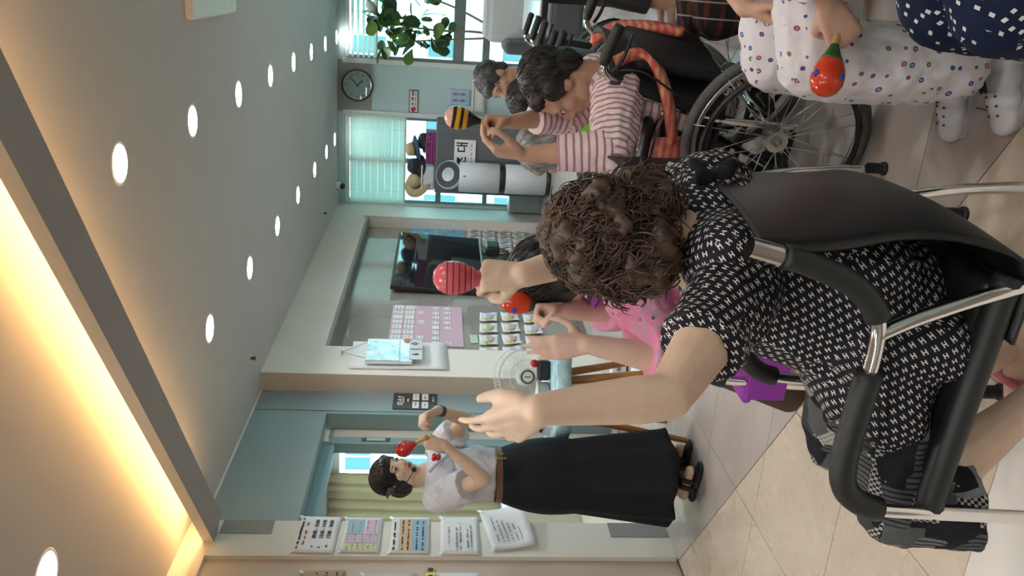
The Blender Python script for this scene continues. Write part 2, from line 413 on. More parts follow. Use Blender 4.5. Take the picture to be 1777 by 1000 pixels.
def blind(label, x0, x1, z0, z1, n, fill):
    b = thing('window_blind', label, 'blind', ((x0 + x1) / 2, YF - 0.03, z1))
    w_ = (x1 - x0) / 2
    box('head_rail', M_whiteframe, (-w_, -0.03, -0.035), (w_, 0.0, 0.02), b, 0.006)
    h = (z1 - z0) / n
    sl = MB(); sl.rbox((0, 0, 0), (2 * w_ - 0.01, 0.006, h * fill), 0.002); me = sl.mesh('slat', M_sheer)
    for i in range(n): link('slat', me, None, b, (0, -0.014 - (0.004 if i % 2 else 0), -0.04 - (i + 0.5) * h))
    for xx in (-w_ * 0.7, 0, w_ * 0.7): tube('cord', M_whiteframe, [(xx, -0.019, -0.03), (xx, -0.019, z0 - z1 - 0.02)], 0.0025, b, 5)
    box('bottom_rail', M_trim, (-w_ + 0.004, -0.022, z0 - z1 - 0.045), (w_ - 0.004, -0.006, z0 - z1 - 0.02), b, 0.004)
blind('white slatted blind half drawn over the window beside the clock, plant in front', W1[0] + 0.02, W1[1], 2.17, 2.50, 5, 0.5)
blind('long pale blind drawn low over the narrow window above the hats', W2[0] + 0.01, W2[1], 1.80, 2.50, 8, 0.985)

# ceiling light trough: a slanting hung board with warm strips on top
M_warm = emat('warm_led', (1.0, 0.56, 0.20), 24.0)
TD = V((-0.84, 0.543, 0)).normalized(); TNn = V((0.543, 0.84, 0)).normalized()
tr0 = V((-0.664, 2.42, 0)) - TNn * 0.0
tro = thing('light_trough', 'slanting dropped ceiling trough glowing warm along both edges', 'ceiling light', (tr0.x, tr0.y, 0), math.atan2(TD.y, TD.x))
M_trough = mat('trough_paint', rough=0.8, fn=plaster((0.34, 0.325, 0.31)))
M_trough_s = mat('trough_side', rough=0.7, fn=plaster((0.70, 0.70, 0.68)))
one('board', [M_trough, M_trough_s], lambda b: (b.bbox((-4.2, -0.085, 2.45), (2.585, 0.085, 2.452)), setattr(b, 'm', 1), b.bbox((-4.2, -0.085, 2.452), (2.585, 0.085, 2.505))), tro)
M_warm2 = emat('warm_led_bright', (1.0, 0.55, 0.20), 75.0)
for yy, mm in ((-0.080, M_warm2), (0.062, M_warm)): box('led_strip', mm, (-4.1, yy - 0.005, 2.506), (2.50, yy + 0.005, 2.514), tro)
for xx in (-3.4, -0.6): box('hanger', M_trough, (xx - 0.006, -0.006, 2.505), (xx + 0.006, 0.006, ZC), tro)

# round downlights in two rows
M_rim = mat('downlight_rim', (0.82, 0.80, 0.78), 0.4); M_lamp = emat('downlight_diffuser', (0.96, 0.99, 1.0), 14.0)
rm = MB(); rm.smooth = True; rm.lathe([(0.074, 0.0), (0.088, -0.002), (0.090, 0.0), (0.090, 0.004), (0.074, 0.004)], 28, cap=False); rim_me = rm.mesh('rim', M_rim)
df = MB(); df.lathe([(0.0745, -0.0025), (0.0745, 0.001)], 28); dif_me = df.mesh('diffuser', M_lamp)
ORD = ['nearest', 'second', 'third', 'fourth', 'fifth', 'sixth', 'seventh', 'farthest']
for row, (x, ys, side) in enumerate(((-0.783, [3.385 + 1.028 * k for k in range(8) if 3.385 + 1.028 * k < YF - 0.05], 'on the plant side of the ceiling'), (-1.965, [2.39, 4.48, 5.53, 6.55, 7.56, 8.62, 9.55, 10.32], 'on the television side of the ceiling'))):
    for k, y in enumerate(ys):
        nm = 'last' if k == len(ys) - 1 else ORD[k]
        d = thing('ceiling_downlight', 'round white downlight %s, %s along its row' % (side, {'nearest': 'first and biggest', 'last': 'last and smallest'}.get(nm, nm)), 'ceiling light', (x, y, ZC), 0, 'round downlights in the ceiling')
        link('rim', rim_me, None, d); link('diffuser', dif_me, None, d)
        L = light('downlight_beam', 'SPOT', (x, y, ZC - 0.012), 26 if y < 9.3 else (9 if y < 10.2 else 3), (0.95, 0.99, 1.0), 0.07, None, None, math.radians(150)); L.parent = None
for y in (-1.6, -0.3, 0.9): # lamps of the same rows behind the viewer
    for x in (-1.965, -0.783, 0.5, 1.7): light('downlight_beam', 'SPOT', (x, y, ZC - 0.012), 26, (1.0, 0.97, 0.93), 0.07, None, None, math.radians(150))
for y in (2.4, 4.4, 6.5, 8.6):
    for x in (0.6, 1.9): light('downlight_beam', 'SPOT', (x, y, ZC - 0.012), 26, (0.95, 0.99, 1.0), 0.07, None, None, math.radians(150))
portal('window_portal', ((W1[0] + W1[1]) / 2, YF + 0.2, 1.4), (-PI / 2, 0, 0), W1[1] - W1[0], 2.2)
portal('window_portal', ((W2[0] + W2[1]) / 2, YF + 0.2, 1.4), (-PI / 2, 0, 0), W2[1] - W2[0], 2.2)
# ================================================================ DOORWAY, ROOM BEHIND IT, OUTSIDE
dd = bpy.data.objects.new('door_1', None); COL.objects.link(dd); tag(dd, kind='structure')
M_cream = mat('cream_laminate', (0.66, 0.64, 0.56), 0.45)
box('jamb', M_teal2, (-3.14, 5.385, 0), (-3.0, 5.424, 2.085), dd)
box('door_leaf', M_cream, (-3.17, 5.255, 0.01), (-3.125, 5.383, 2.06), dd, 0.004)
box('door_frame', M_teal2, (-3.19, 5.16, 0), (-3.11, 5.253, 2.04), dd, 0.004)
box('head', M_teal2, (-3.19, 4.02, 2.0), (-3.12, 5.2, 2.085), dd)
box('side_frame', M_teal2, (-3.13, 3.90, 0), (-2.995, 4.06, 2.085), dd)
box('label_plate', M_dark, (-3.111, 5.19, 1.62), (-3.107, 5.24, 1.82), dd, 0.002); box('label_window', mat('pale_green_label', (0.42, 0.52, 0.48), 0.4), (-3.108, 5.198, 1.655), (-3.104, 5.232, 1.785), dd, 0.001)
M_chrome = mat('chrome', (0.78, 0.77, 0.75), 0.12, 1.0); M_steel = mat('brushed_steel', (0.62, 0.62, 0.61), 0.28, 1.0)
tube('handle', M_steel, smooth_path([(-3.12, 5.30, 0.80), (-3.07, 5.30, 0.80), (-3.06, 5.33, 0.80), (-3.06, 5.37, 0.78)], 4), 0.012, dd)
# room behind
M_inwall = mat('pale_inner_wall', rough=0.8, fn=plaster((0.70, 0.72, 0.68)))
st('wall_inner_far', M_inwall, (-6.5, 8.0, 0), (-3.2, 8.1, 0.45)); st('wall_inner_top', M_inwall, (-6.5, 8.0, 2.38), (-3.2, 8.1, 2.75))
st('wall_inner_side', M_inwall, (-4.70, 8.0, 0.45), (-3.2, 8.1, 2.38)); st('wall_inner_end', M_inwall, (-6.5, 1.5, 0), (-6.4, 8.0, 2.75))
st('wall_inner_near', M_inwall, (-6.5, 1.4, 0), (-3.1, 1.5, 2.75)); st('ceiling_inner', mat('inner_ceiling', rough=0.8, fn=plaster((0.75, 0.8, 0.8))), (-6.5, 1.5, 2.7), (-3.12, 8.0, 2.78))
st('floor_inner', mat('inner_floor', (0.45, 0.42, 0.36), 0.3), (-6.4, 1.5, -0.003), (-3.0, 8.0, 0.0015))
st('wall_inner_partition', M_inwall, (-3.14, 5.72, 0), (-3.06, 8.0, 2.75))
iw = bpy.data.objects.new('window_3', None); COL.objects.link(iw); tag(iw, kind='structure')
for a, b in (((-6.4, 8.0, 0.45), (-4.70, 8.07, 0.52)), ((-6.4, 8.0, 2.31), (-4.70, 8.07, 2.38)), ((-4.78, 8.0, 0.45), (-4.70, 8.07, 2.38)), ((-6.4, 8.0, 0.45), (-6.32, 8.07, 2.38)), ((-5.58, 8.01, 0.45), (-5.52, 8.06, 2.38))): box('frame', M_whiteframe, a, b, iw, 0.005)
for a, b in ((-6.33, -5.56), (-5.54, -4.76)): box('pane', M_glass, (a, 8.03, 0.5), (b, 8.036, 2.33), iw)
box('rail', M_steel, (-6.4, 7.86, 2.43), (-4.6, 7.885, 2.455), iw)
portal('window_portal', (-5.55, 8.2, 1.4), (-PI / 2, 0, 0), 1.7, 2.0)
M_curt = translucent('beige_curtain', (0.74, 0.62, 0.44), 0.4)
def curtain(label, x0, x1, y, z0, z1):
    b = MB(); b.smooth = True; n = 60; vs = []
    for k in range(9):
        t = k / 8
        for i in range(n + 1):
            u = i / n; ph = u * 2 * PI * 6.5
            vs.append((x0 + (x1 - x0) * u + 0.01 * math.sin(ph * 1.7), y + (0.035 + 0.02 * t) * math.sin(ph + 0.6 * math.sin(u * 9)) + 0.01 * math.sin(7 * t + 3 * u), z1 + (z0 - z1) * t))
    fs = [(k * (n + 1) + i, k * (n + 1) + i + 1, (k + 1) * (n + 1) + i + 1, (k + 1) * (n + 1) + i) for k in range(8) for i in range(n)]
    b.add(vs, fs); o = b.build('curtain', M_curt); m = o.modifiers.new('thickness', 'SOLIDIFY'); m.thickness = 0.003
    return tag(o, label, 'curtain')
curtain('beige pleated curtain hanging at the window of the room behind the instructor', -5.86, -5.12, 7.9, 0.35, 2.43)
il = thing('added_inner_lamp', 'added flat lamp brightening the room behind the instructor', 'ceiling light', (-4.4, 5.4, 2.7)); box('housing', M_whiteframe, (-0.3, -0.3, -0.03), (0.3, 0.3, 0.0), il, 0.008); box('diffuser', emat('added_lamp_glow', (0.95, 1.0, 1.0), 14.0), (-0.27, -0.27, -0.036), (0.27, 0.27, -0.03), il); light('added_inner_fill', 'AREA', (-4.4, 5.4, 2.65), 45, (0.92, 1.0, 1.0), 0.5)  # lamp, glowing panel and area light added to brighten the dark inner room
# a bed in that room
bd = thing('care_bed', 'bed with blue cover seen through the doorway below the curtain', 'bed', (-5.15, 6.7, 0))
box('frame', M_steel, (-0.9, -0.45, 0.28), (0.9, 0.45, 0.36), bd, 0.01); box('mattress', mat('pale_mattress', (0.62, 0.66, 0.6), 0.8), (-0.9, -0.45, 0.36), (0.9, 0.45, 0.52), bd, 0.04)
box('cover', mat('blue_bed_cover', (0.07, 0.27, 0.42), 0.8), (-0.92, -0.47, 0.47), (0.3, 0.47, 0.60), bd, 0.04); box('pillow', mat('cream_pillow', (0.72, 0.7, 0.6), 0.8), (0.45, -0.3, 0.52), (0.85, 0.3, 0.64), bd, 0.05)
box('headboard', M_cream, (0.9, -0.47, 0.2), (0.94, 0.47, 0.9), bd, 0.01)
for sx in (-0.8, 0.8):
    for sy in (-0.4, 0.4): box('leg', M_steel, (sx - 0.02, sy - 0.02, 0.0), (sx + 0.02, sy + 0.02, 0.28), bd)
tb2 = thing('bedside_cabinet', 'low pale bedside cabinet by the doorway of the inner room', 'cabinet', (-4.55, 6.0, 0))
box('body', M_cream, (-0.2, -0.2, 0.0), (0.2, 0.2, 0.5), tb2, 0.008); 
for k in range(2):
    d = box('drawer', mat('beige_drawer', (0.6, 0.56, 0.44), 0.5), (-0.18, -0.212, 0.05 + k * 0.22), (0.18, -0.2, 0.25 + k * 0.22), tb2, 0.004); box('knob', M_steel, (-0.03, -0.225, 0.14 + k * 0.22), (0.03, -0.212, 0.16 + k * 0.22), d, 0.003)

# outside: pale apartment blocks with windows, a hillside and trees
M_bld = mat('pale_render', (0.60, 0.60, 0.57), 0.8); M_bwin = mat('far_window_glass', (0.05, 0.09, 0.10), 0.3); M_bfr = mat('far_window_frame', (0.62, 0.70, 0.70), 0.5)
def building(label, x, y, z0, w_, h, d, nx, nz, ww, wh, rz=0.0):
    b = thing('apartment_building', label, 'building', (x, y, z0), rz)
    box('wall', M_bld, (-w_ / 2, 0, 0), (w_ / 2, d, h), b); box('parapet', M_bld, (-w_ / 2 - 0.1, -0.1, h), (w_ / 2 + 0.1, d, h + 0.5), b)
    fr = MB(); fr.bbox((-ww / 2, -0.06, -wh / 2), (ww / 2, 0.02, -wh / 2 + 0.12)); fr.bbox((-ww / 2, -0.06, wh / 2 - 0.12), (ww / 2, 0.02, wh / 2)); fr.bbox((-ww / 2, -0.06, -wh / 2), (-ww / 2 + 0.1, 0.02, wh / 2)); fr.bbox((ww / 2 - 0.1, -0.06, -wh / 2), (ww / 2, 0.02, wh / 2)); fr.bbox((-0.06, -0.05, -wh / 2), (0.06, 0.02, wh / 2))
    fm = fr.mesh('window', M_bfr); gl = MB(); gl.bbox((-ww / 2 + 0.1, -0.03, -wh / 2 + 0.12), (ww / 2 - 0.1, -0.01, wh / 2 - 0.12)); gm = gl.mesh('pane', M_bwin)
    for i in range(nx):
        for k in range(nz):
            o = link('window', fm, None, b, (-w_ / 2 + (i + 0.5) * w_ / nx, 0, (k + 0.6) * h / nz)); link('pane', gm, None, o)
building('pale apartment block with paired windows seen through the far window by the plant', -1.5, 33, -9, 18, 17, 8, 6, 6, 1.6, 1.5)
building('pale apartment block seen through the inner room window behind the instructor', -23, 37, -9, 14, 24, 8, 5, 8, 1.6, 1.5, 0.25)
gr = box('ground', mat('outside_ground', (0.55, 0.58, 0.55), 0.9), (-80, 12, -9.2), (60, 120, -9)); tag(gr, kind='structure')
def leafy(name, label, cat, loc, n, spread, size, m, trunk):
    random.seed(len(label)); t = thing(name, label, cat, loc); b = MB()
    for _ in range(n):
        d = V((random.gauss(0, 1), random.gauss(0, 1), random.gauss(0, 1))).normalized() * (random.random() ** 0.4); c = V((d.x * spread[0], d.y * spread[0], d.z * spread[1] + trunk + spread[1] * 0.7))
        r = Euler((random.uniform(0, 6), random.uniform(0, 6), 0)).to_matrix(); b.add([c + r @ V(p) * size for p in ((-1, 0, 0), (0, 0.5, 0.1), (1, 0, 0), (0, -0.5, 0.1))], [(0, 1, 2, 3)])
    b.build('foliage', m, t); one('trunk', mat('bark', (0.16, 0.12, 0.08), 0.9), lambda q: q.frustum((0, 0, 0), (0, 0, trunk + spread[1]), 0.25, 0.1), t); return t
M_leafout = mat('outside_leaves', (0.18, 0.38, 0.10), 0.7)
leafy('street_tree', 'green tree outside the window above the black table', 'tree', (0.6, 24, -9), 900, (2.2, 2.6), 0.35, M_leafout, 4.5)

# ================================================================ THINGS ON THE SIDE WALL
M_paper = mat('white_paper', (0.80, 0.80, 0.80), 0.7); M_ink = mat('black_ink', (0.02, 0.02, 0.025), 0.7); M_redink = mat('red_ink', (0.45, 0.05, 0.06), 0.7); M_greyink = mat('grey_ink', (0.25, 0.25, 0.28), 0.7)
M_tape = mat('clear_tape', (0.85, 0.86, 0.84), 0.15)
def sheet(b, w_, h, curl=0.0, nu=8, nv=8, flap=0.0):
    """a sheet of paper standing in the local xy plane (x reading direction, y up), bulging along z"""
    vs = []
    for j in range(nv + 1):
        for i in range(nu + 1):
            u, v = i / nu - 0.5, j / nv - 0.5
            z = 0.0015 + curl * (u * u + 0.4 * v * v + 0.15 * math.sin(7 * u + 5 * v)) + flap * max(0.0, 0.25 - v - 0.25) ** 2 * 4 * (u + 0.7)
            vs.append((u * w_, v * h, z))
    n = nu + 1; fs = [(j * n + i, j * n + i + 1, (j + 1) * n + i + 1, (j + 1) * n + i) for j in range(nv) for i in range(nu)]
    b.add(vs, fs)
def dashes(b, x0, x1, y, h, z=0.0032, seed=0, dens=0.72):
    """a line of small unreadable marks"""
    rnd = random.Random(seed); x = x0
    while x < x1:
        l = rnd.uniform(0.5, 1.3) * h
        if rnd.random() < dens: b.box((x + l / 2, y + rnd.uniform(-0.1, 0.1) * h, z), (l * 0.85, h * rnd.uniform(0.55, 1.0), 0.0006))
        x += l * 1.05
def paper(name, label, cat, mx, w_, h, m=None, curl=0.004, flap=0.0, group=None, tape=True):
    p = thing(name, label, cat, (0, 0, 0), 0, group); p.matrix_world = mx
    b = MB(); b.smooth = True; sheet(b, w_, h, curl, flap=flap); o = b.build('sheet', m or M_paper, p); sm = o.modifiers.new('thickness', 'SOLIDIFY'); sm.thickness = 0.0006
    if tape:
        for sx in (-1, 1): one('tape', M_tape, lambda q: q.box((sx * w_ * 0.47, h * 0.49, 0.004 + curl * 0.3), (0.03, 0.018, 0.0006), Matrix.Rotation(sx * 0.7, 3, 'Z')), p)
    return p
X1 = XW + 0.004
# five notices on the pillar
p = paper('notice_sheet', 'white notice with three bold time slots, topmost on the pillar', 'notice', side_mx(X1, 3.79, 1.928, -0.03), 0.31, 0.215)
for k, s in enumerate(('09:00 - 10:00', '13:00 - 14:00', '17:00 - 18:00')): text('lettering', s, 0.030, M_ink, p, Matrix.Translation((0.045, 0.012 - k * 0.038, 0.0042)), bold=0.0008)
one('print', M_ink, lambda b: (dashes(b, -0.13, 0.13, 0.088, 0.014, 0.0048, 1), [dashes(b, -0.125, -0.10, 0.012 - k * 0.038, 0.012, 0.0048, k) for k in range(3)]), p); one('print', M_redink, lambda b: dashes(b, -0.11, 0.12, 0.060, 0.013, 0.0046, 2), p)
p = paper('notice_sheet', 'notice with blue, lilac and yellow blocks, second from the top on the pillar', 'notice', side_mx(X1, 3.79, 1.69, -0.012), 0.30, 0.205)
for c, a, b_ in (((0.36, 0.52, 0.62), (0.0, -0.005), (0.13, 0.085)), ((0.66, 0.52, 0.62), (0.0, -0.085), (0.13, -0.015)), ((0.62, 0.50, 0.62), (-0.07, -0.085), (-0.004, 0.088)), ((0.66, 0.64, 0.42), (-0.138, -0.085), (-0.076, 0.088))): box('block', mat('print_%d' % int(c[0] * 1000 + c[2] * 77), c, 0.7), (a[0], a[1], 0.0044), (b_[0], b_[1], 0.0050), p)
one('print', M_greyink, lambda b: [dashes(b, -0.06 + (0.07 if k % 2 else 0), 0.0 + (0.12 if k % 2 else 0), 0.075 - k * 0.02, 0.006, 0.0055, k, 0.5) for k in range(8)] + [dashes(b, -0.135, -0.08, 0.07 - k * 0.028, 0.008, 0.0055, k + 9, 0.5) for k in range(6)], p)
p = paper('notice_sheet', 'notice with orange and blue bands, third from the top on the pillar', 'notice', side_mx(X1, 3.79, 1.435, 0.0), 0.31, 0.212)
box('block', mat('print_orange', (0.66, 0.47, 0.30), 0.7), (-0.135, -0.012, 0.0044), (0.135, 0.058, 0.0050), p); box('block', mat('print_blue', (0.32, 0.48, 0.66), 0.7), (-0.135, -0.088, 0.0044), (0.135, -0.016, 0.0050), p)
one('print', M_ink, lambda b: [dashes(b, -0.13, 0.12, z, h, 0.0056, int(z * 900) + 5) for z, h in ((0.082, 0.014), (0.038, 0.010), (0.008, 0.010), (-0.038, 0.010), (-0.070, 0.010))], p)
p = paper('notice_sheet', 'plain white notice with a few lines, fourth from the top on the pillar', 'notice', side_mx(X1, 3.79, 1.165, 0.0), 0.325, 0.21)
one('print', M_greyink, lambda b: [dashes(b, x0, x1, z, 0.010, 0.0058, int(z * 900) + 55) for z, x0, x1 in ((0.06, -0.08, 0.07), (0.018, -0.13, 0.06), (-0.002, -0.12, 0.1), (-0.04, -0.12, 0.05), (-0.06, -0.13, 0.09))], p)
p = paper('notice_sheet', 'white sheet hanging askew and curling off, lowest on the pillar', 'notice', side_mx(X1, 3.85, 0.905, 0.17), 0.36, 0.24, flap=0.06, curl=0.02)
one('print', M_greyink, lambda b: [dashes(b, -0.12, 0.10 - 0.02 * k, 0.07 - k * 0.027, 0.010, 0.012, k + 70) for k in range(6)], p)
# sheets on the tan board nearest the viewer
X2 = XW - 0.022
p = paper('poster_sheet', 'brown printed sheet cut off at the photo edge, on the tan board', 'poster', side_mx(X2, 3.36, 1.86), 0.34, 0.22, mat('brown_paper', (0.45, 0.31, 0.19), 0.7))
one('print', M_ink, lambda b: [dashes(b, -0.05 , 0.15, 0.08 - k * 0.05, 0.012, 0.006, k + 30, 0.5) for k in range(4)], p)
p = paper('framed_sheet', 'pale framed sheet with a grey picture below the brown one', 'poster', side_mx(X2, 3.33, 1.53), 0.36, 0.27, mat('pinkish_paper', (0.62, 0.56, 0.53), 0.6))
box('picture', mat('grey_print', (0.30, 0.33, 0.33), 0.5), (-0.12, -0.09, 0.006), (0.12, 0.07, 0.007), p)
one('picture_block', M_redink, lambda b: [b.box((-0.06 + 0.05 * k, -0.02 + 0.02 * (k % 2), 0.0075), (0.02, 0.05, 0.0006)) for k in range(4)], p)
p = paper('notice_sheet', 'white sheet beside a yellow strip on the tan board', 'notice', side_mx(X2, 3.35, 1.18), 0.33, 0.22)
one('print', M_greyink, lambda b: dashes(b, 0.0, 0.12, 0.0, 0.01, 0.006, 3), p)
p = paper('yellow_strip', 'glossy yellow strip with black lettering above the white sheet', 'sticker', side_mx(X2 + 0.004, 3.37, 1.318), 0.34, 0.058, mat('yellow_film', (0.72, 0.42, 0.02), 0.2), curl=0.0, tape=False)
one('print', M_ink, lambda b: dashes(b, -0.15, 0.16, 0.0, 0.034, 0.003, 12), p)
# door sign on the teal post
sg = thing('room_sign', 'black room sign with white lettering and four cards on the teal post', 'sign'); sg.matrix_world = side_mx(-2.992, 5.575, 1.46)
one('plate', M_dark, lambda b: b.rbox((0, 0, 0.003), (0.245, 0.325, 0.006), 0.0028), sg)
M_whitepaint = mat('white_paint', (0.85, 0.85, 0.83), 0.5)
text('lettering', '미소7', 0.062, M_whitepaint, sg, Matrix.Translation((0.0, 0.10, 0.0068)), bold=0.0015)
one('print', M_whitepaint, lambda b: dashes(b, -0.025, 0.025, 0.052, 0.016, 0.0064, 8), sg)
for i in range(2):
    for k in range(2):
        c = box('name_card', M_paper, (-0.112 + i * 0.125, -0.03 - k * 0.068, 0.006), (-0.112 + i * 0.125 + 0.098, 0.018 - k * 0.068, 0.0085), sg, 0.001); one('print', M_greyink, lambda b: dashes(b, -0.10 + i * 0.125, -0.03 + i * 0.125, -0.006 - k * 0.068, 0.014, 0.0088, i + 2 * k), c)
one('print', M_whitepaint, lambda b: dashes(b, -0.06, 0.06, -0.135, 0.016, 0.0064, 5), sg)
# calendar
p = paper('backing_sheet', 'large plain white sheet behind the hanging calendar', 'paper', side_mx(X1, 6.06, 1.60, 0.02), 0.50, 0.76, curl=0.012, tape=False)
cal = thing('wall_calendar', 'hanging daily calendar in a clear pouch, showing a 6', 'calendar'); cal.matrix_world = side_mx(X1 + 0.02, 6.07, 1.63, 0.03)
one('booklet', mat('calendar_pages', rough=0.25, fn=lambda nt, p_: bc(nt, nt.ramp(nt.noise(9.0, detail=5.0), [(0.35, (0.42, 0.62, 0.72)), (0.5, (0.72, 0.84, 0.86)), (0.62, (0.80, 0.84, 0.80))]))), lambda b: b.rbox((0, 0.05, 0.012), (0.42, 0.36, 0.03), 0.006), cal)
one('pouch', mat('vinyl_with_glare', rough=0.2, fn=lambda nt, p_: bc(nt, nt.ramp(nt.noise(13.0, detail=5.0, rough=0.7), [(0.32, (0.16, 0.30, 0.36)), (0.45, (0.42, 0.60, 0.66)), (0.6, (0.66, 0.76, 0.78))]))), lambda b: b.rbox((-0.02, 0.10, 0.03), (0.38, 0.26, 0.008), 0.003), cal)  # opaque grey-blue mottling; glare on the vinyl is painted in as pale patches
for s, yy in (('6', -0.10), ('수', 0.10)):
    c = one('flip_card', mat('flip_card', (0.66, 0.66, 0.68), 0.5), lambda b: b.rbox((yy, -0.155, 0.032), (0.17, 0.10, 0.006), 0.002), cal); text('lettering', s, 0.075, M_ink, c, Matrix.Translation((yy, -0.155, 0.0365)), bold=0.0015)
one('round_sticker', mat('orange_print', (0.55, 0.16, 0.04), 0.5), lambda b: b.lathe([(0.032, 0.0), (0.032, 0.001)], 20, Matrix.Translation((0.17, -0.09, 0.036))), cal)
for s in (-1, 1): tube('string', M_greyink, [(s * 0.15, 0.23, 0.02), (-0.01, 0.42, 0.004)], 0.002, cal, 5)
tube('nail', M_steel, [(-0.01, 0.42, -0.02), (-0.01, 0.42, 0.02)], 0.006, cal, 8)

# television on the niche
tv = thing('television', 'large black flat television hung in the niche, tilted forward', 'television'); tv.matrix_world = Matrix.Translation((-2.895, 8.62, 1.30)) @ Matrix(((0, 0, 1, 0), (1, 0, 0, 0), (0, 1, 0, 0), (0, 0, 0, 1))) @ Matrix.Rotation(0.05, 4, 'X') @ Matrix.Rotation(-0.035, 4, 'Y')
M_blackpl = mat('black_plastic', (0.018, 0.018, 0.02), 0.35); M_screen = mat('dark_screen', (0.012, 0.014, 0.016), 0.06, spec=0.7)
one('casing', M_blackpl, lambda b: b.rbox((0, 0, -0.02), (1.66, 0.95, 0.045), 0.008), tv); box('screen', M_screen, (-0.815, -0.455, 0.0025), (0.815, 0.463, 0.0042), tv)
box('lower_bezel', mat('silver_bezel', (0.55, 0.58, 0.58), 0.3, 0.5), (-0.83, -0.478, -0.02), (0.83, -0.457, 0.006), tv, 0.003)
one('wall_mount', M_dark, lambda b: (b.box((0, 0, -0.06), (0.4, 0.3, 0.05)),), tv)
# boards and cards stuck on the niche
NX = NB + 0.003
pb = thing('pink_board', 'pink board with rows of small white cards beside the television', 'board'); pb.matrix_world = side_mx(NX, 7.0, 1.40)
box('backing', mat('pink_card', (0.62, 0.42, 0.52), 0.7), (-0.46, -0.325, 0.0), (0.46, 0.325, 0.004), pb)
rnd = random.Random(3)
for i in range(8):
    for k in range(5):
        if k > 1 and rnd.random() < 0.35: continue
        w_, h = (0.09, 0.085) if k < 2 else (0.075, 0.06)
        x, y = -0.41 + i * 0.115, 0.265 - k * 0.105 - (0.03 if k > 2 else 0)
        c = box('card', M_paper, (x - w_ / 2, y - h / 2, 0.004), (x + w_ / 2, y + h / 2, 0.010), pb, 0.001); one('print', M_greyink, lambda b: [dashes(b, x - w_ * 0.38, x + w_ * 0.36, y + dz, 0.010, 0.0108, i * 7 + k, 0.6) for dz in (0.018, -0.012)], c)
bb = thing('blue_board', 'light blue board with coloured shapes behind the television corner', 'board'); bb.matrix_world = side_mx(NX, 9.66, 1.325)
box('backing', mat('light_blue_card', (0.22, 0.52, 0.72), 0.6), (-0.40, -0.32, 0.0), (0.40, 0.32, 0.004), bb)
for i in range(6):
    for k in range(5):
        c = [(0.2, 0.5, 0.45), (0.62, 0.55, 0.2), (0.3, 0.35, 0.55), (0.35, 0.2, 0.35), (0.6, 0.75, 0.8)][(i * 3 + k * 2) % 5]
        one('shape', mat('shape_%d' % ((i * 3 + k * 2) % 5), c, 0.6), lambda b: b.lathe([(0.04, 0.0), (0.04, 0.002)], 10, Matrix.Translation((-0.33 + i * 0.13, 0.24 - k * 0.11, 0.004)) @ Matrix.Diagonal((1, 0.5, 1, 1))), bb)
nth = ['top', 'second', 'third', 'lowest']; col = ['first', 'second', 'third', 'fourth', 'fifth', 'sixth']
M_fy = mat('yellow_petals', (0.66, 0.55, 0.03), 0.6); M_fp = [mat('pastel_%d' % i, c, 0.7) for i, c in enumerate([(0.55, 0.42, 0.46), (0.42, 0.50, 0.70), (0.50, 0.42, 0.36), (0.62, 0.36, 0.34), (0.40, 0.55, 0.30)])]
for r in range(3):
    for k in range(4):
        p = paper('flower_card', 'white card with yellow flower and pastel figure, %s row, %s from the calendar' % (('top', 'middle', 'lower')[r], col[k]), 'card', side_mx(NX, 6.42 + k * 0.265 + 0.03 * (r % 2), 0.865 - r * 0.205 - 0.012 * k, 0.03 * ((k * 5 + r * 3) % 5 - 2)), 0.205, 0.165, curl=0.045, group='flower cards in the niche', tape=False)
        one('flower', M_fy, lambda b: [b.ball((-0.05 + 0.022 * math.cos(a), 0.045 + 0.018 * math.sin(a) - 0.03, 0.012), (0.014, 0.010, 0.002), 8, 5) for a in (0, 1.26, 2.5, 3.8, 5.0)], p)
        one('figure', M_fp[(r + 2 * k) % 5], lambda b: (b.ball((0.015, -0.008, 0.012), (0.035, 0.03, 0.002), 10, 5), b.ball((0.06, -0.012, 0.013), (0.03, 0.042, 0.002), 10, 5)), p)
for r in range(4):
    for k in range(5):
        p = paper('drawing_card', 'crumpled white card with a coloured drawing, %s row, %s from the window end' % (nth[r], col[4 - k]), 'card', side_mx(NX, 9.23 + k * 0.21, 0.90 - r * 0.185 - 0.01 * k, 0.03 * ((k * 5 + r * 3) % 5 - 2)), 0.19, 0.16, curl=0.07, group='drawing cards in the niche', tape=False)
        one('figure', M_fp[(r * 2 + k) % 5], lambda b: (b.ball((-0.02, 0.0, 0.018), (0.05, 0.035, 0.003), 10, 5), b.ball((0.05, -0.02, 0.018), (0.025, 0.035, 0.003), 10, 5)), p); one('figure', M_fp[(r + k + 3) % 5], lambda b: b.ball((0.02, 0.025, 0.02), (0.04, 0.02, 0.003), 10, 5), p)
for k, z in enumerate((0.98, 0.90)):
    p = paper('green_note', 'pale green note %s below the pink board' % ('higher' if k == 0 else 'lower'), 'note', side_mx(NX, 6.72, z, 0.02), 0.18, 0.07, mat('pale_green_paper', (0.50, 0.66, 0.52), 0.7), tape=False)
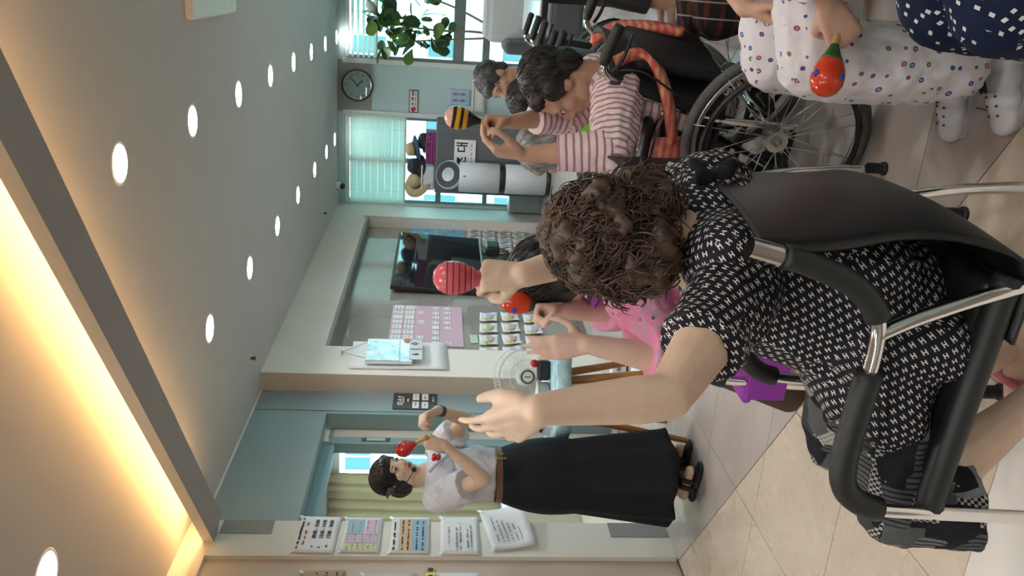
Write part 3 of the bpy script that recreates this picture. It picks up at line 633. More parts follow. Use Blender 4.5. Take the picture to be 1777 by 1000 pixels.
# webcam style speaker below the television, with its cables
sp = thing('small_speaker', 'small black speaker box on a stand below the television', 'speaker'); sp.matrix_world = side_mx(NB + 0.10, 9.05, 0.70, 0.0)
one('body', M_blackpl, lambda b: b.rbox((0, 0, 0), (0.26, 0.16, 0.12), 0.03, seg=3), sp)
for xx in (-0.05, 0.03): tube('cable', M_blackpl, smooth_path([(xx, -0.07, 0), (xx + 0.01, -0.14, -0.02), (xx - 0.05, -0.19, -0.04), (xx - 0.18, -0.12, -0.06)], 5), 0.008, sp, 6)
one('bracket', M_dark, lambda b: b.box((0, -0.02, -0.07), (0.05, 0.05, 0.03)), sp)
tc = tube('television_cable', M_blackpl, smooth_path([(-2.93, 8.0, 0.80), (-2.90, 8.05, 0.72), (-2.93, 8.12, 0.66), (-2.955, 8.4, 0.70), (-2.955, 8.8, 0.68)], 6), 0.012, None, 7); tag(tc, 'black cable looping out below the television', 'cable')
tc = tube('television_cable', M_blackpl, smooth_path([(-2.93, 7.9, 0.80), (-2.92, 7.75, 0.7), (-2.95, 7.7, 0.6), (-2.96, 7.55, 0.56)], 6), 0.006, None, 7); tag(tc, 'thin black cable hanging towards the flower cards', 'cable')
# ceiling bits: air conditioner, sprinkler heads, camera
M_acw = mat('ac_white', (0.72, 0.70, 0.66), 0.4)
ac = thing('ceiling_air_conditioner', 'white ceiling air conditioner panel cut off by the photo edge', 'air conditioner', (0.17, 4.87, ZC))
one('panel', M_acw, lambda b: b.rbox((0, 0, -0.014), (0.92, 0.92, 0.05), 0.015), ac); one('grille', mat('ac_grille', (0.52, 0.52, 0.50), 0.5), lambda b: b.rbox((0, 0, -0.040), (0.46, 0.46, 0.014), 0.005), ac)
for a in range(4):
    r = Matrix.Rotation(a * PI / 2, 3, 'Z'); v_ = one('louver', M_dark, lambda b: b.box(r @ V((0, 0.33, -0.0395)), (0.56, 0.07, 0.004) if a % 2 == 0 else (0.07, 0.56, 0.004)), ac); one('flap', M_acw, lambda b: b.box(r @ V((0, 0.345, -0.046)), (0.54, 0.035, 0.006) if a % 2 == 0 else (0.035, 0.54, 0.006)), ac)
for loc, lab in (((0.02, 2.78, ZC), 'small sprinkler head on the ceiling beside the photo edge'), ((-2.60, 5.43, ZC), 'small sprinkler head near the tan pillar'), ((-2.60, 9.25, ZC), 'tiny sprinkler head above the far end of the niche')):
    s_ = thing('sprinkler_head', lab, 'sprinkler', loc); one('plate', M_acw, lambda b: b.lathe([(0.03, -0.004), (0.03, 0.0)], 14), s_); one('nozzle', M_dark, lambda b: (b.lathe([(0.008, -0.03), (0.012, -0.004)], 10), b.lathe([(0.018, -0.034), (0.018, -0.030)], 12)), s_)
cc = thing('dome_camera', 'small white ceiling camera above the long blind', 'camera', (-2.57, 10.45, ZC)); one('mount', M_acw, lambda b: b.lathe([(0.05, -0.06), (0.055, 0.0)], 16), cc); one('lens', M_blackpl, lambda b: b.ball((0, -0.02, -0.075), 0.04, 14, 8), cc, smooth=True)
# ================================================================ THINGS ALONG THE FAR WALL
M_white = mat('white_plastic', (0.78, 0.79, 0.79), 0.35); M_black = mat('black_rubber', (0.012, 0.012, 0.013), 0.55)
ck = thing('wall_clock', 'round white wall clock with thin black rim on the grey panel', 'clock'); ck.matrix_world = far_mx(-1.345, YF - 0.014, 2.37)
one('face', M_paper, lambda b: b.lathe([(0.178, 0.0), (0.178, 0.012)], 40), ck); one('rim', M_dark, lambda b: b.lathe([(0.175, 0.0), (0.196, 0.0), (0.196, 0.03), (0.184, 0.034), (0.175, 0.014)], 40, cap=False), ck)
for k in range(1, 13): text('numeral', str(k), 0.045, M_ink, ck, Matrix.Translation((0.14 * math.sin(k * PI / 6), 0.14 * math.cos(k * PI / 6), 0.0128)))
def hand(ang, l, w_): one('hand', M_ink, lambda b: b.box(Matrix.Rotation(-ang, 3, 'Z') @ V((0, l / 2 - 0.02, 0.018)), (w_, l, 0.002), Matrix.Rotation(-ang, 3, 'Z')), ck)
hand(math.radians(47), 0.16, 0.009); hand(math.radians(136), 0.11, 0.012); one('cover', M_glass, lambda b: b.lathe([(0.176, 0.026), (0.176, 0.028)], 40), ck)
sg2 = thing('framed_notice', 'small framed notice strip on the wall below the clock', 'sign'); sg2.matrix_world = far_mx(-1.505, YF - 0.006, 1.676)
one('frame', M_dark, lambda b: b.rbox((0, 0, 0), (0.28, 0.115, 0.012), 0.003), sg2); box('card', mat('notice_cream', (0.72, 0.66, 0.62), 0.6), (-0.13, -0.048, 0.006), (0.13, 0.048, 0.007), sg2)
one('print', M_ink, lambda b: (dashes(b, -0.06, 0.12, 0.012, 0.024, 0.0078, 1), dashes(b, -0.06, 0.12, -0.026, 0.010, 0.0078, 2)), sg2); one('print', M_redink, lambda b: b.box((-0.098, 0, 0.0078), (0.05, 0.06, 0.0008), Matrix.Rotation(0.7, 3, 'Z')), sg2)
p4 = paper('exercise_poster', 'light blue poster with four little figures, left of the pale wall box', 'poster', far_mx(-1.425, YF - 0.006, 1.11), 0.20, 0.28, mat('pale_blue_paper', (0.45, 0.56, 0.72), 0.6), tape=False)
for i in range(2):
    for k in range(2): one('figure', M_greyink, lambda b: (b.ball((-0.04 + i * 0.08, 0.075 - k * 0.09, 0.007), (0.012, 0.012, 0.001), 8, 5), b.box((-0.04 + i * 0.08, 0.045 - k * 0.09, 0.007), (0.03, 0.035, 0.001)), b.box((-0.05 + i * 0.08, 0.02 - k * 0.09, 0.007), (0.008, 0.03, 0.001)), b.box((-0.03 + i * 0.08, 0.02 - k * 0.09, 0.007), (0.008, 0.03, 0.001))), p4)
hb = thing('wall_console', 'pale plastic wall console behind the seated people', 'wall box'); hb.matrix_world = far_mx(-1.36, YF - 0.03, 0.85)
one('body', M_cream, lambda b: b.rbox((0, 0, 0), (0.48, 0.13, 0.05), 0.012), hb); one('cover', M_trim, lambda b: b.rbox((0, -0.01, 0.028), (0.43, 0.07, 0.02), 0.008), hb); one('edge', M_trim, lambda b: b.rbox((0, 0.085, 0), (0.46, 0.03, 0.04), 0.01), hb)
# grey covered counter with its sign, crates and hats
def clothfn(col, sc=90.0, st_=0.15, var=0.12):
    def fn(nt, p):
        a = nt.noise(4.0, detail=3.0); bc(nt, nt.mix(a, tuple(c * (1 - var) for c in col), tuple(min(1, c * (1 + var)) for c in col)))
        wv = nt.node('ShaderNodeTexNoise'); h = nt.math('ADD', nt.noise(sc, detail=2.0), nt.math('MULTIPLY', nt.noise(7.0, detail=2.0), 1.6)); nt.put(p.inputs['Normal'], nt.bump(h, st_, 0.01))
        p.inputs['Sheen Weight'].default_value = 0.15
    return fn
M_ccloth = mat('grey_cover_cloth', rough=0.9, fn=clothfn((0.13, 0.14, 0.145)))
ct = thing('covered_counter', 'tall counter covered in dark grey cloth in front of the far window', 'counter', (-2.10, 10.38, 0))
b = MB(); b.rbox((0, 0, 0.69), (0.86, 0.5, 1.38), 0.02); o = b.build('cloth_cover', M_ccloth, ct)
box('crease', M_ccloth, (0.30, -0.262, 0.0), (0.31, -0.25, 1.36), ct, 0.003); box('plinth', M_dark, (-0.40, -0.22, 0.0), (0.40, 0.22, 0.05), ct)
sb = thing('counter_sign', 'white sign with large black syllables on the grey counter', 'sign'); sb.matrix_world = far_mx(-2.06, 10.38 - 0.262, 1.02)
box('plate', M_paper, (-0.21, -0.125, 0.0), (0.21, 0.135, 0.006), sb, 0.002); text('lettering', '조 대', 0.15, M_ink, sb, Matrix.Translation((0.03, 0.03, 0.0068)), bold=0.003)
one('print', M_greyink, lambda q: dashes(q, -0.1, 0.16, -0.075, 0.018, 0.0066, 4), sb)
cr = thing('purple_basket', 'purple slatted plastic basket on the grey counter', 'basket', (-1.99, 10.30, 1.38)); M_purp = mat('purple_plastic', (0.28, 0.035, 0.20), 0.4)
for k in range(4): one('slat', M_purp, lambda q: q.rbox((0, -0.12, 0.018 + k * 0.03), (0.38, 0.008, 0.022), 0.003), cr)
box('base', M_purp, (-0.19, -0.12, 0.0), (0.19, 0.12, 0.01), cr); box('back_panel', M_purp, (-0.19, 0.112, 0.01), (0.19, 0.12, 0.12), cr)
for s in (-1, 1): box('end_panel', M_purp, (s * 0.19 - 0.004, -0.12, 0.01), (s * 0.19 + 0.004, 0.12, 0.12), cr)
wb = thing('storage_box', 'translucent white storage box beside the purple basket', 'box', (-2.36, 10.30, 1.38)); M_frost = mat('frosted_plastic', (0.70, 0.75, 0.76), 0.35)
one('body', M_frost, lambda q: q.rbox((0, 0, 0.075), (0.30, 0.26, 0.15), 0.02), wb); one('lid', M_white, lambda q: q.rbox((0, 0, 0.158), (0.32, 0.28, 0.02), 0.006), wb)
def hat(label, loc, crown, brim, cm, bm_, tilt, h=0.11):
    t = thing('hat', label, 'hat', loc); t.rotation_euler = tilt
    one('brim', bm_, lambda q: q.lathe([(crown * 0.9, 0.008), (brim * 0.7, 0.004), (brim, -0.02), (brim * 1.0, -0.024), (brim * 0.7, -0.001), (crown * 0.85, 0.0)], 24), t, smooth=True)
    one('crown', cm, lambda q: q.lathe([(crown, 0.002), (crown * 0.97, h * 0.6), (crown * 0.8, h), (crown * 0.3, h * 0.96), (0.001, h * 0.9)], 24), t, smooth=True); one('band', M_dark, lambda q: q.lathe([(crown * 1.02, 0.008), (crown * 1.0, 0.035)], 24, cap=False), t)
M_straw = mat('straw', rough=0.8, fn=clothfn((0.50, 0.40, 0.22), 160)); M_navycl = mat('navy_hat_cloth', rough=0.9, fn=clothfn((0.03, 0.06, 0.11))); M_bkcl = mat('black_hat_cloth', rough=0.9, fn=clothfn((0.02, 0.02, 0.03)))
hat('straw crowned navy brimmed hat on top of the heap of hats', (-2.02, 10.30, 1.63), 0.085, 0.16, M_straw, M_navycl, (0.25, -0.2, 0))
hat('wide straw hat leaning on the storage box', (-2.44, 10.26, 1.60), 0.09, 0.19, M_straw, M_straw, (0.9, 0.5, 0.3))
hat('black soft hat squashed between basket and straw hat', (-2.24, 10.28, 1.59), 0.10, 0.15, M_bkcl, M_bkcl, (0.5, 0.2, 0))
hat('dark patterned hat lying in the purple basket', (-1.93, 10.30, 1.51), 0.10, 0.14, M_bkcl, mat('patterned_cloth', rough=0.9, fn=lambda nt, p_: bc(nt, nt.ramp(nt.voro(28.0), [(0.3, (0.5, 0.45, 0.4)), (0.42, (0.03, 0.03, 0.03))]))), (0.2, 0.3, 0), 0.08)
# air purifier: two white drums, black joints, round tilted top
ap = thing('air_purifier', 'tall white air purifier of two drums with round tilted top', 'air purifier', (-2.25, 9.86, 0)); M_drum = mat('purifier_white', (0.62, 0.66, 0.69), 0.4)
def drum(z0, z1): return lambda q: q.lathe([(0.165, z0), (0.178, z0 + 0.01), (0.178, z1 - 0.01), (0.165, z1)], 40)
one('base', M_blackpl, lambda q: q.lathe([(0.17, 0.0), (0.185, 0.02), (0.165, 0.05)], 36), ap, smooth=True); one('lower_drum', M_drum, drum(0.05, 0.54), ap, smooth=True); one('joint', M_blackpl, lambda q: q.lathe([(0.16, 0.54), (0.168, 0.56), (0.168, 0.59), (0.16, 0.61)], 36), ap, smooth=True); one('upper_drum', M_drum, drum(0.61, 1.09), ap, smooth=True)
hd = one('booster_head', M_drum, lambda q: q.lathe([(0.12, -0.05), (0.165, -0.03), (0.175, 0.02), (0.165, 0.045)], 36), ap, smooth=True); hd.matrix_local = Matrix.Translation((0.02, -0.02, 1.20)) @ Matrix.Rotation(1.05, 4, 'X') @ Matrix.Rotation(0.35, 4, 'Y')
one('outlet_ring', M_blackpl, lambda q: q.lathe([(0.155, 0.042), (0.157, 0.05), (0.085, 0.05), (0.08, 0.03)], 36, cap=False), hd); one('cap', mat('silver_cap', (0.32, 0.36, 0.36), 0.45, 0.6), lambda q: q.lathe([(0.08, 0.03), (0.08, 0.052), (0.01, 0.058)], 30), hd)
one('neck', M_blackpl, lambda q: q.lathe([(0.07, 1.08), (0.06, 1.18)], 20), ap); one('display_mark', M_dark, lambda q: q.box((0.05, -0.176, 1.03), (0.012, 0.006, 0.03)), ap)
# planter strip and radiator box by the window end
box_ = thing('window_bench', 'low grey green box under the narrow window end', 'box', (-2.69, 10.56, 0)); one('body', mat('grey_green_box', (0.26, 0.32, 0.30), 0.5), lambda q: q.rbox((0, 0, 0.20), (0.26, 0.24, 0.40), 0.01), box_); one('lid', M_trim, lambda q: q.rbox((0, 0, 0.41), (0.27, 0.25, 0.02), 0.005), box_)
# potted fig: trunks, large leaves each of their own
pl = thing('potted_fig', 'potted fig tree with large dark leaves in front of the window', 'plant', (-0.60, 9.75, 0))
M_pot = mat('grey_pot', (0.35, 0.36, 0.36), 0.6); M_bark = mat('fig_bark', (0.22, 0.17, 0.11), 0.8)
one('pot', M_pot, lambda q: q.lathe([(0.13, 0.0), (0.19, 0.34), (0.20, 0.36), (0.17, 0.36), (0.16, 0.32)], 26), pl, smooth=True); one('soil', mat('soil', (0.05, 0.035, 0.025), 0.9), lambda q: q.lathe([(0.165, 0.31), (0.165, 0.325)], 20), pl)
stems = [[(0, 0, 0.3), (-0.02, 0, 0.7), (-0.06, 0, 1.15), (-0.10, 0.0, 1.55), (-0.14, 0, 1.95)], [(0, 0, 0.62), (0.03, -0.02, 1.0), (0.02, -0.02, 1.4), (0.05, 0, 1.8), (0.10, 0, 2.1)], [(0, 0.0, 0.65), (0.16, 0, 0.95), (0.30, 0.02, 1.3), (0.40, 0.02, 1.7), (0.48, 0, 2.0)]]
for sstem in stems: one('stem', M_bark, lambda q: q.tube(smooth_path(sstem, 6), [0.017 - 0.00045 * i for i in range(len(smooth_path(sstem, 6)))], 7), pl, smooth=True)
def leaffn(nt, p):
    oi = nt.node('ShaderNodeObjectInfo').outputs['Random']; bc(nt, nt.ramp(oi, [(0.0, (0.022, 0.06, 0.022)), (0.6, (0.04, 0.11, 0.03)), (1.0, (0.16, 0.27, 0.03))]))
M_leaf = mat('fig_leaf', rough=0.35, fn=leaffn)
lb = MB(); lb.smooth = True; prof = [(0.0, 0.004), (0.25, 0.028), (0.5, 0.055), (0.75, 0.062), (0.92, 0.036), (1.0, 0.004)]; vs = []
for t, h in prof: vs += [(t * 0.19, -h, 0.02 * t - 0.05 * t * t), (t * 0.19, 0, -0.008 + 0.02 * t - 0.05 * t * t), (t * 0.19, h, 0.02 * t - 0.05 * t * t)]
fs = []
for k in range(5): fs += [(3 * k, 3 * k + 1, 3 * k + 4, 3 * k + 3), (3 * k + 1, 3 * k + 2, 3 * k + 5, 3 * k + 4)]
lb.add(vs, fs); leaf_me = lb.mesh('leaf', M_leaf); rnd = random.Random(11)
for k in range(96):
    sstem = smooth_path(stems[k % 3], 6); c = V(sstem[rnd.randint(int(len(sstem) * 0.62), len(sstem) - 1)]) if k % 3 < 2 or rnd.random() < 0.8 else V((0.1, 0, 1.6))
    c = c + V((rnd.uniform(-0.10, 0.10), rnd.uniform(-0.08, 0.08), rnd.uniform(-0.08, 0.06)))
    s_ = rnd.uniform(0.75, 1.3); o = link('leaf', leaf_me, None, pl, c, Euler((rnd.uniform(-1.4, 1.4), rnd.uniform(-0.9, 1.3), rnd.uniform(0, 6.28)))); o.scale = (s_, s_, s_)
for c, mm, lab in (((-0.62, YF - 0.0, 1.78), mat('orange_paper', (0.75, 0.30, 0.02), 0.6), 'orange paper fish hung on the window behind the fig leaves'), ((-0.44, YF - 0.0, 2.03), mat('green_paper', (0.02, 0.42, 0.18), 0.6), 'green paper fish stuck on the window pane above the fig'), ((-0.22, YF - 0.0, 1.98), mat('teal_paper', (0.10, 0.40, 0.45), 0.6), 'teal paper fish stuck on the window at the photo edge')):
    f = thing('paper_fish', lab, 'decoration'); f.matrix_world = far_mx(c[0], c[1], c[2], 0.4)
    one('body', mm, lambda q: q.lathe([(0.06, 0.0), (0.06, 0.004)], 18, Matrix.Diagonal((1.5, 0.9, 1, 1))), f); one('tail', mm, lambda q: q.prism([(0.07, 0), (0.15, 0.06), (0.13, 0), (0.15, -0.06)], 0.0, 0.004, lambda u, v, w_: (u, v, w_)), f); one('eye', M_paper, lambda q: q.lathe([(0.014, 0.004), (0.014, 0.006)], 12, Matrix.Translation((-0.05, 0.015, 0))), f)
# grey reclining seat by the window
sf = thing('grey_recliner', 'grey padded recliner by the window behind the black table', 'armchair', (-0.36, 8.35, 0), 0.0); M_gfab = mat('grey_upholstery', rough=0.8, fn=clothfn((0.36, 0.39, 0.38))); M_dfab = mat('dark_upholstery', rough=0.8, fn=clothfn((0.055, 0.06, 0.062)))
one('base', M_dfab, lambda q: q.rbox((0.1, 0, 0.2), (0.62, 0.6, 0.30), 0.05, seg=3), sf); one('seat', M_gfab, lambda q: q.rbox((0.1, 0, 0.42), (0.6, 0.58, 0.16), 0.06, seg=3), sf)
one('backrest', M_gfab, lambda q: q.rbox((0.05, 0.22, 0.70), (0.56, 0.20, 0.46), 0.08, Matrix.Rotation(-0.2, 3, 'X'), 3), sf); one('side_wing', M_dfab, lambda q: q.rbox((-0.24, -0.02, 0.58), (0.12, 0.5, 0.38), 0.05, seg=3), sf); one('head_roll', M_gfab, lambda q: q.rbox((0.05, 0.25, 0.90), (0.5, 0.16, 0.12), 0.055, seg=3), sf)
for sx in (-0.15, 0.35):
    for sy in (-0.22, 0.22): box('foot', M_dark, (sx - 0.02, sy - 0.02, 0), (sx + 0.02, sy + 0.02, 0.06), sf)
# black framed table with glossy pale top
bt = thing('black_framed_table', 'black framed table with a shiny pale top at the photo edge', 'table', (0.36, 6.28, 0))
box('table_top', mat('glossy_pale_top', (0.60, 0.66, 0.66), 0.06, spec=0.8), (-0.72, -0.55, 0.71), (0.75, 0.6, 0.725), bt, 0.004)
for a, c in (((-0.72, -0.55, 0.67), (0.75, -0.51, 0.71)), ((-0.72, 0.56, 0.67), (0.75, 0.6, 0.71)), ((-0.72, -0.51, 0.67), (-0.68, 0.56, 0.71)), ((0.71, -0.51, 0.67), (0.75, 0.56, 0.71))): box('rail', M_blackpl, a, c, bt, 0.004)
for sx in (-0.47, 0.6):
    for sy in (-0.12, 0.4): box('leg', M_blackpl, (sx - 0.025, sy - 0.025, 0.05), (sx + 0.025, sy + 0.025, 0.67), bt, 0.004); one('caster', M_black, lambda q: (q.frustum((sx - 0.015, sy, 0.03), (sx + 0.015, sy, 0.03), 0.03, 0.03, 14), q.box((sx, sy, 0.05), (0.04, 0.03, 0.02))), bt)
# ================================================================ ROUND TABLE, FAN, FLOOR BOX
rt = thing('round_table', 'small round wooden table under a light blue cloth beside the instructor', 'table', (-2.08, 4.00, 0))
M_wood = mat('orange_wood', rough=0.4, fn=lambda nt, p_: bc(nt, nt.ramp(nt.noise(4.0, nt.map(nt.coord(), scale=(14, 14, 1.2)), 4.0), [(0.3, (0.30, 0.13, 0.035)), (0.7, (0.46, 0.22, 0.07))])))
M_bluecl = mat('pale_blue_cloth', rough=0.8, fn=lambda nt, p_: (bc(nt, nt.ramp(nt.noise(16.0, detail=4.0), [(0.35, (0.20, 0.42, 0.52)), (0.55, (0.42, 0.62, 0.68)), (0.7, (0.62, 0.76, 0.78))])),))
one('top', M_wood, lambda q: q.lathe([(0.29, 0.68), (0.30, 0.69), (0.30, 0.705), (0.29, 0.712)], 36), rt)
b = MB(); b.smooth = True; vs = []; n = 72
for k, (r, z) in enumerate(((0.001, 0.716), (0.15, 0.717), (0.29, 0.716), (0.308, 0.708), (0.314, 0.68), (0.318, 0.64))):
    for i in range(n):
        t = 2 * PI * i / n; rr = r + (0.010 * math.sin(t * 11) + 0.006 * math.sin(t * 7 + 1)) * (max(0, k - 3) / 2); vs.append((rr * math.cos(t), rr * math.sin(t), z + (0.006 * math.sin(t * 5) if k == 5 else 0)))
b.add(vs, [(k * n + i, k * n + (i + 1) % n, (k + 1) * n + (i + 1) % n, (k + 1) * n + i) for k in range(5) for i in range(n)]); o = b.build('cloth', M_bluecl, rt); o.modifiers.new('thickness', 'SOLIDIFY').thickness = 0.003
for k in range(4):
    a = PI / 4 + k * PI / 2 + 0.25; c, s_ = math.cos(a), math.sin(a); one('leg', M_wood, lambda q: q.frustum((0.12 * c, 0.12 * s_, 0.69), (0.27 * c, 0.27 * s_, 0.0), 0.024, 0.015, 12), rt, smooth=False)
one('brace', M_wood, lambda q: q.lathe([(0.15, 0.655), (0.15, 0.68)], 20), rt)
tk = thing('tent_card', 'folded white card with a dark line of lettering on the round table', 'card', (-2.19, 3.86, 0.718), -0.5); one('card', M_paper, lambda q: q.prism([(-0.05, 0), (0, 0.13), (0.05, 0), (0.045, 0), (0, 0.122), (-0.045, 0)], -0.045, 0.045, lambda u, v, w_: (w_, u, v)), tk); one('print', M_ink, lambda q: [q.box((-0.02 + 0.013 * k, -0.034 , 0.045 + 0.004 * (k % 2)), (0.008, 0.004, 0.016)) for k in range(4)], tk)
gb = thing('grey_box', 'flat grey box lying on the round table behind the white card', 'box', (-2.10, 3.98, 0.718), -0.3); one('body', mat('grey_card', (0.42, 0.47, 0.47), 0.5), lambda q: q.rbox((0, 0, 0.03), (0.16, 0.10, 0.06), 0.008), gb); one('lid', M_trim, lambda q: q.rbox((0, 0, 0.063), (0.164, 0.104, 0.01), 0.003), gb)
mi = thing('tabletop_speaker', 'little black speaker with a red knob on the round table', 'speaker', (-1.95, 4.02, 0.718), 0.4); one('body', M_blackpl, lambda q: q.rbox((0, 0, 0.035), (0.11, 0.06, 0.07), 0.015), mi); one('knob', mat('red_plastic', (0.42, 0.01, 0.02), 0.3), lambda q: q.ball((0.035, -0.01, 0.085), 0.022, 14, 9), mi, smooth=True); one('top_panel', M_steel, lambda q: q.rbox((-0.02, 0, 0.071), (0.05, 0.04, 0.006), 0.002), mi)
fn_ = thing('pedestal_fan', 'white pedestal fan with clear blades behind the round table', 'fan', (-2.37, 4.78, 0), math.radians(62)); fn_.rotation_euler = (0, 0, math.atan2(-4.78, 2.37) )
# local +x points at the viewer side
M_fanw = mat('fan_white', (0.72, 0.73, 0.70), 0.35)
one('base', M_fanw, lambda q: q.lathe([(0.19, 0.0), (0.19, 0.02), (0.10, 0.045), (0.03, 0.06)], 30), fn_, smooth=True); one('pole', M_fanw, lambda q: q.frustum((0, 0, 0.04), (0, 0, 0.66), 0.016, 0.014, 14), fn_, smooth=True)
one('motor', M_fanw, lambda q: (q.ball((-0.03, 0, 0.75), (0.085, 0.06, 0.06), 16, 10), q.frustum((0, 0, 0.64), (-0.01, 0, 0.72), 0.03, 0.03, 12)), fn_, smooth=True)
FA = V((0.07, 0, 0.75)); M_wire = mat('fan_wire', (0.70, 0.70, 0.66), 0.4)
for xx, r in ((0.0, 0.206), (0.035, 0.180), (0.05, 0.11), (-0.05, 0.17)): one('guard_ring', M_wire, lambda q: q.tube(arc((FA.x + xx, 0, FA.z), r, 0, 2 * PI, 47, 'yz'), 0.003, 5, True), fn_, smooth=True)
wb_ = MB(); wb_.smooth = True; wb_.tube([(0.058, 0, 0.038), (0.052, 0, 0.09), (0.036, 0, 0.178), (0.004, 0, 0.206)], 0.0011, 4); wme = wb_.mesh('guard_wire', M_wire)
for k in range(64): o = link('guard_wire', wme, None, fn_, FA); o.rotation_euler = (2 * PI * k / 64, 0, 0)
wb_ = MB(); wb_.smooth = True; wb_.tube([(-0.06, 0, 0.07), (-0.05, 0, 0.17), (0.0, 0, 0.206)], 0.0011, 4); wme = wb_.mesh('rear_wire', M_wire)
for k in range(40): o = link('rear_wire', wme, None, fn_, FA); o.rotation_euler = (2 * PI * k / 40, 0, 0)
M_blade = glass_mat('clear_blade', (0.88, 0.92, 0.92)); bl = MB(); bl.smooth = True
bl.add([(0.0, -0.02, 0.03), (0.014, 0.03, 0.03), (-0.01, -0.055, 0.09), (0.02, 0.05, 0.09), (-0.012, -0.05, 0.145), (0.02, 0.04, 0.150)], [(0, 1, 3, 2), (2, 3, 5, 4)]); bme = bl.mesh('blade', M_blade)
for k in range(5): o = link('blade', bme, None, fn_, FA); o.rotation_euler = (2 * PI * k / 5, 0, 0)
hc = one('hub_cap', M_fanw, lambda q: q.lathe([(0.036, 0.05), (0.036, 0.062), (0.03, 0.066)], 26, Matrix.Translation(FA) @ Matrix.Rotation(PI / 2, 4, 'Y')), fn_); one('hub_ring', M_dark, lambda q: q.lathe([(0.036, 0.05), (0.043, 0.05), (0.043, 0.066), (0.036, 0.066)], 26, Matrix.Translation(FA) @ Matrix.Rotation(PI / 2, 4, 'Y'), cap=False), fn_); one('logo_bar', M_dark, lambda q: q.box((FA.x + 0.068, 0, FA.z), (0.002, 0.006, 0.036)), hc)
fb = thing('floor_box', 'small white box with a printed cup standing on the floor by the wall', 'box', (-2.47, 5.16, 0), 0.3); one('body', M_paper, lambda q: q.rbox((0, 0, 0.055), (0.12, 0.10, 0.11), 0.003), fb); one('print', M_greyink, lambda q: (q.lathe([(0.012, 0.0), (0.018, 0.03)], 12, Matrix.Translation((0, -0.052, 0.05)) @ Matrix.Diagonal((1, 0.06, 1, 1))),), fb); one('dark_base', M_dark, lambda q: q.rbox((0, 0, 0.008), (0.122, 0.102, 0.016), 0.003), fb)
wc = tube('wall_cable', M_greyink, [(-2.83, 5.86, 0.52), (-2.83, 5.86, 0.30), (-2.83, 5.76, 0.28), (-2.83, 5.74, 0.22)], 0.006, None, 6); tag(wc, 'thin dark cable bracket on the wall base behind the round table', 'cable')

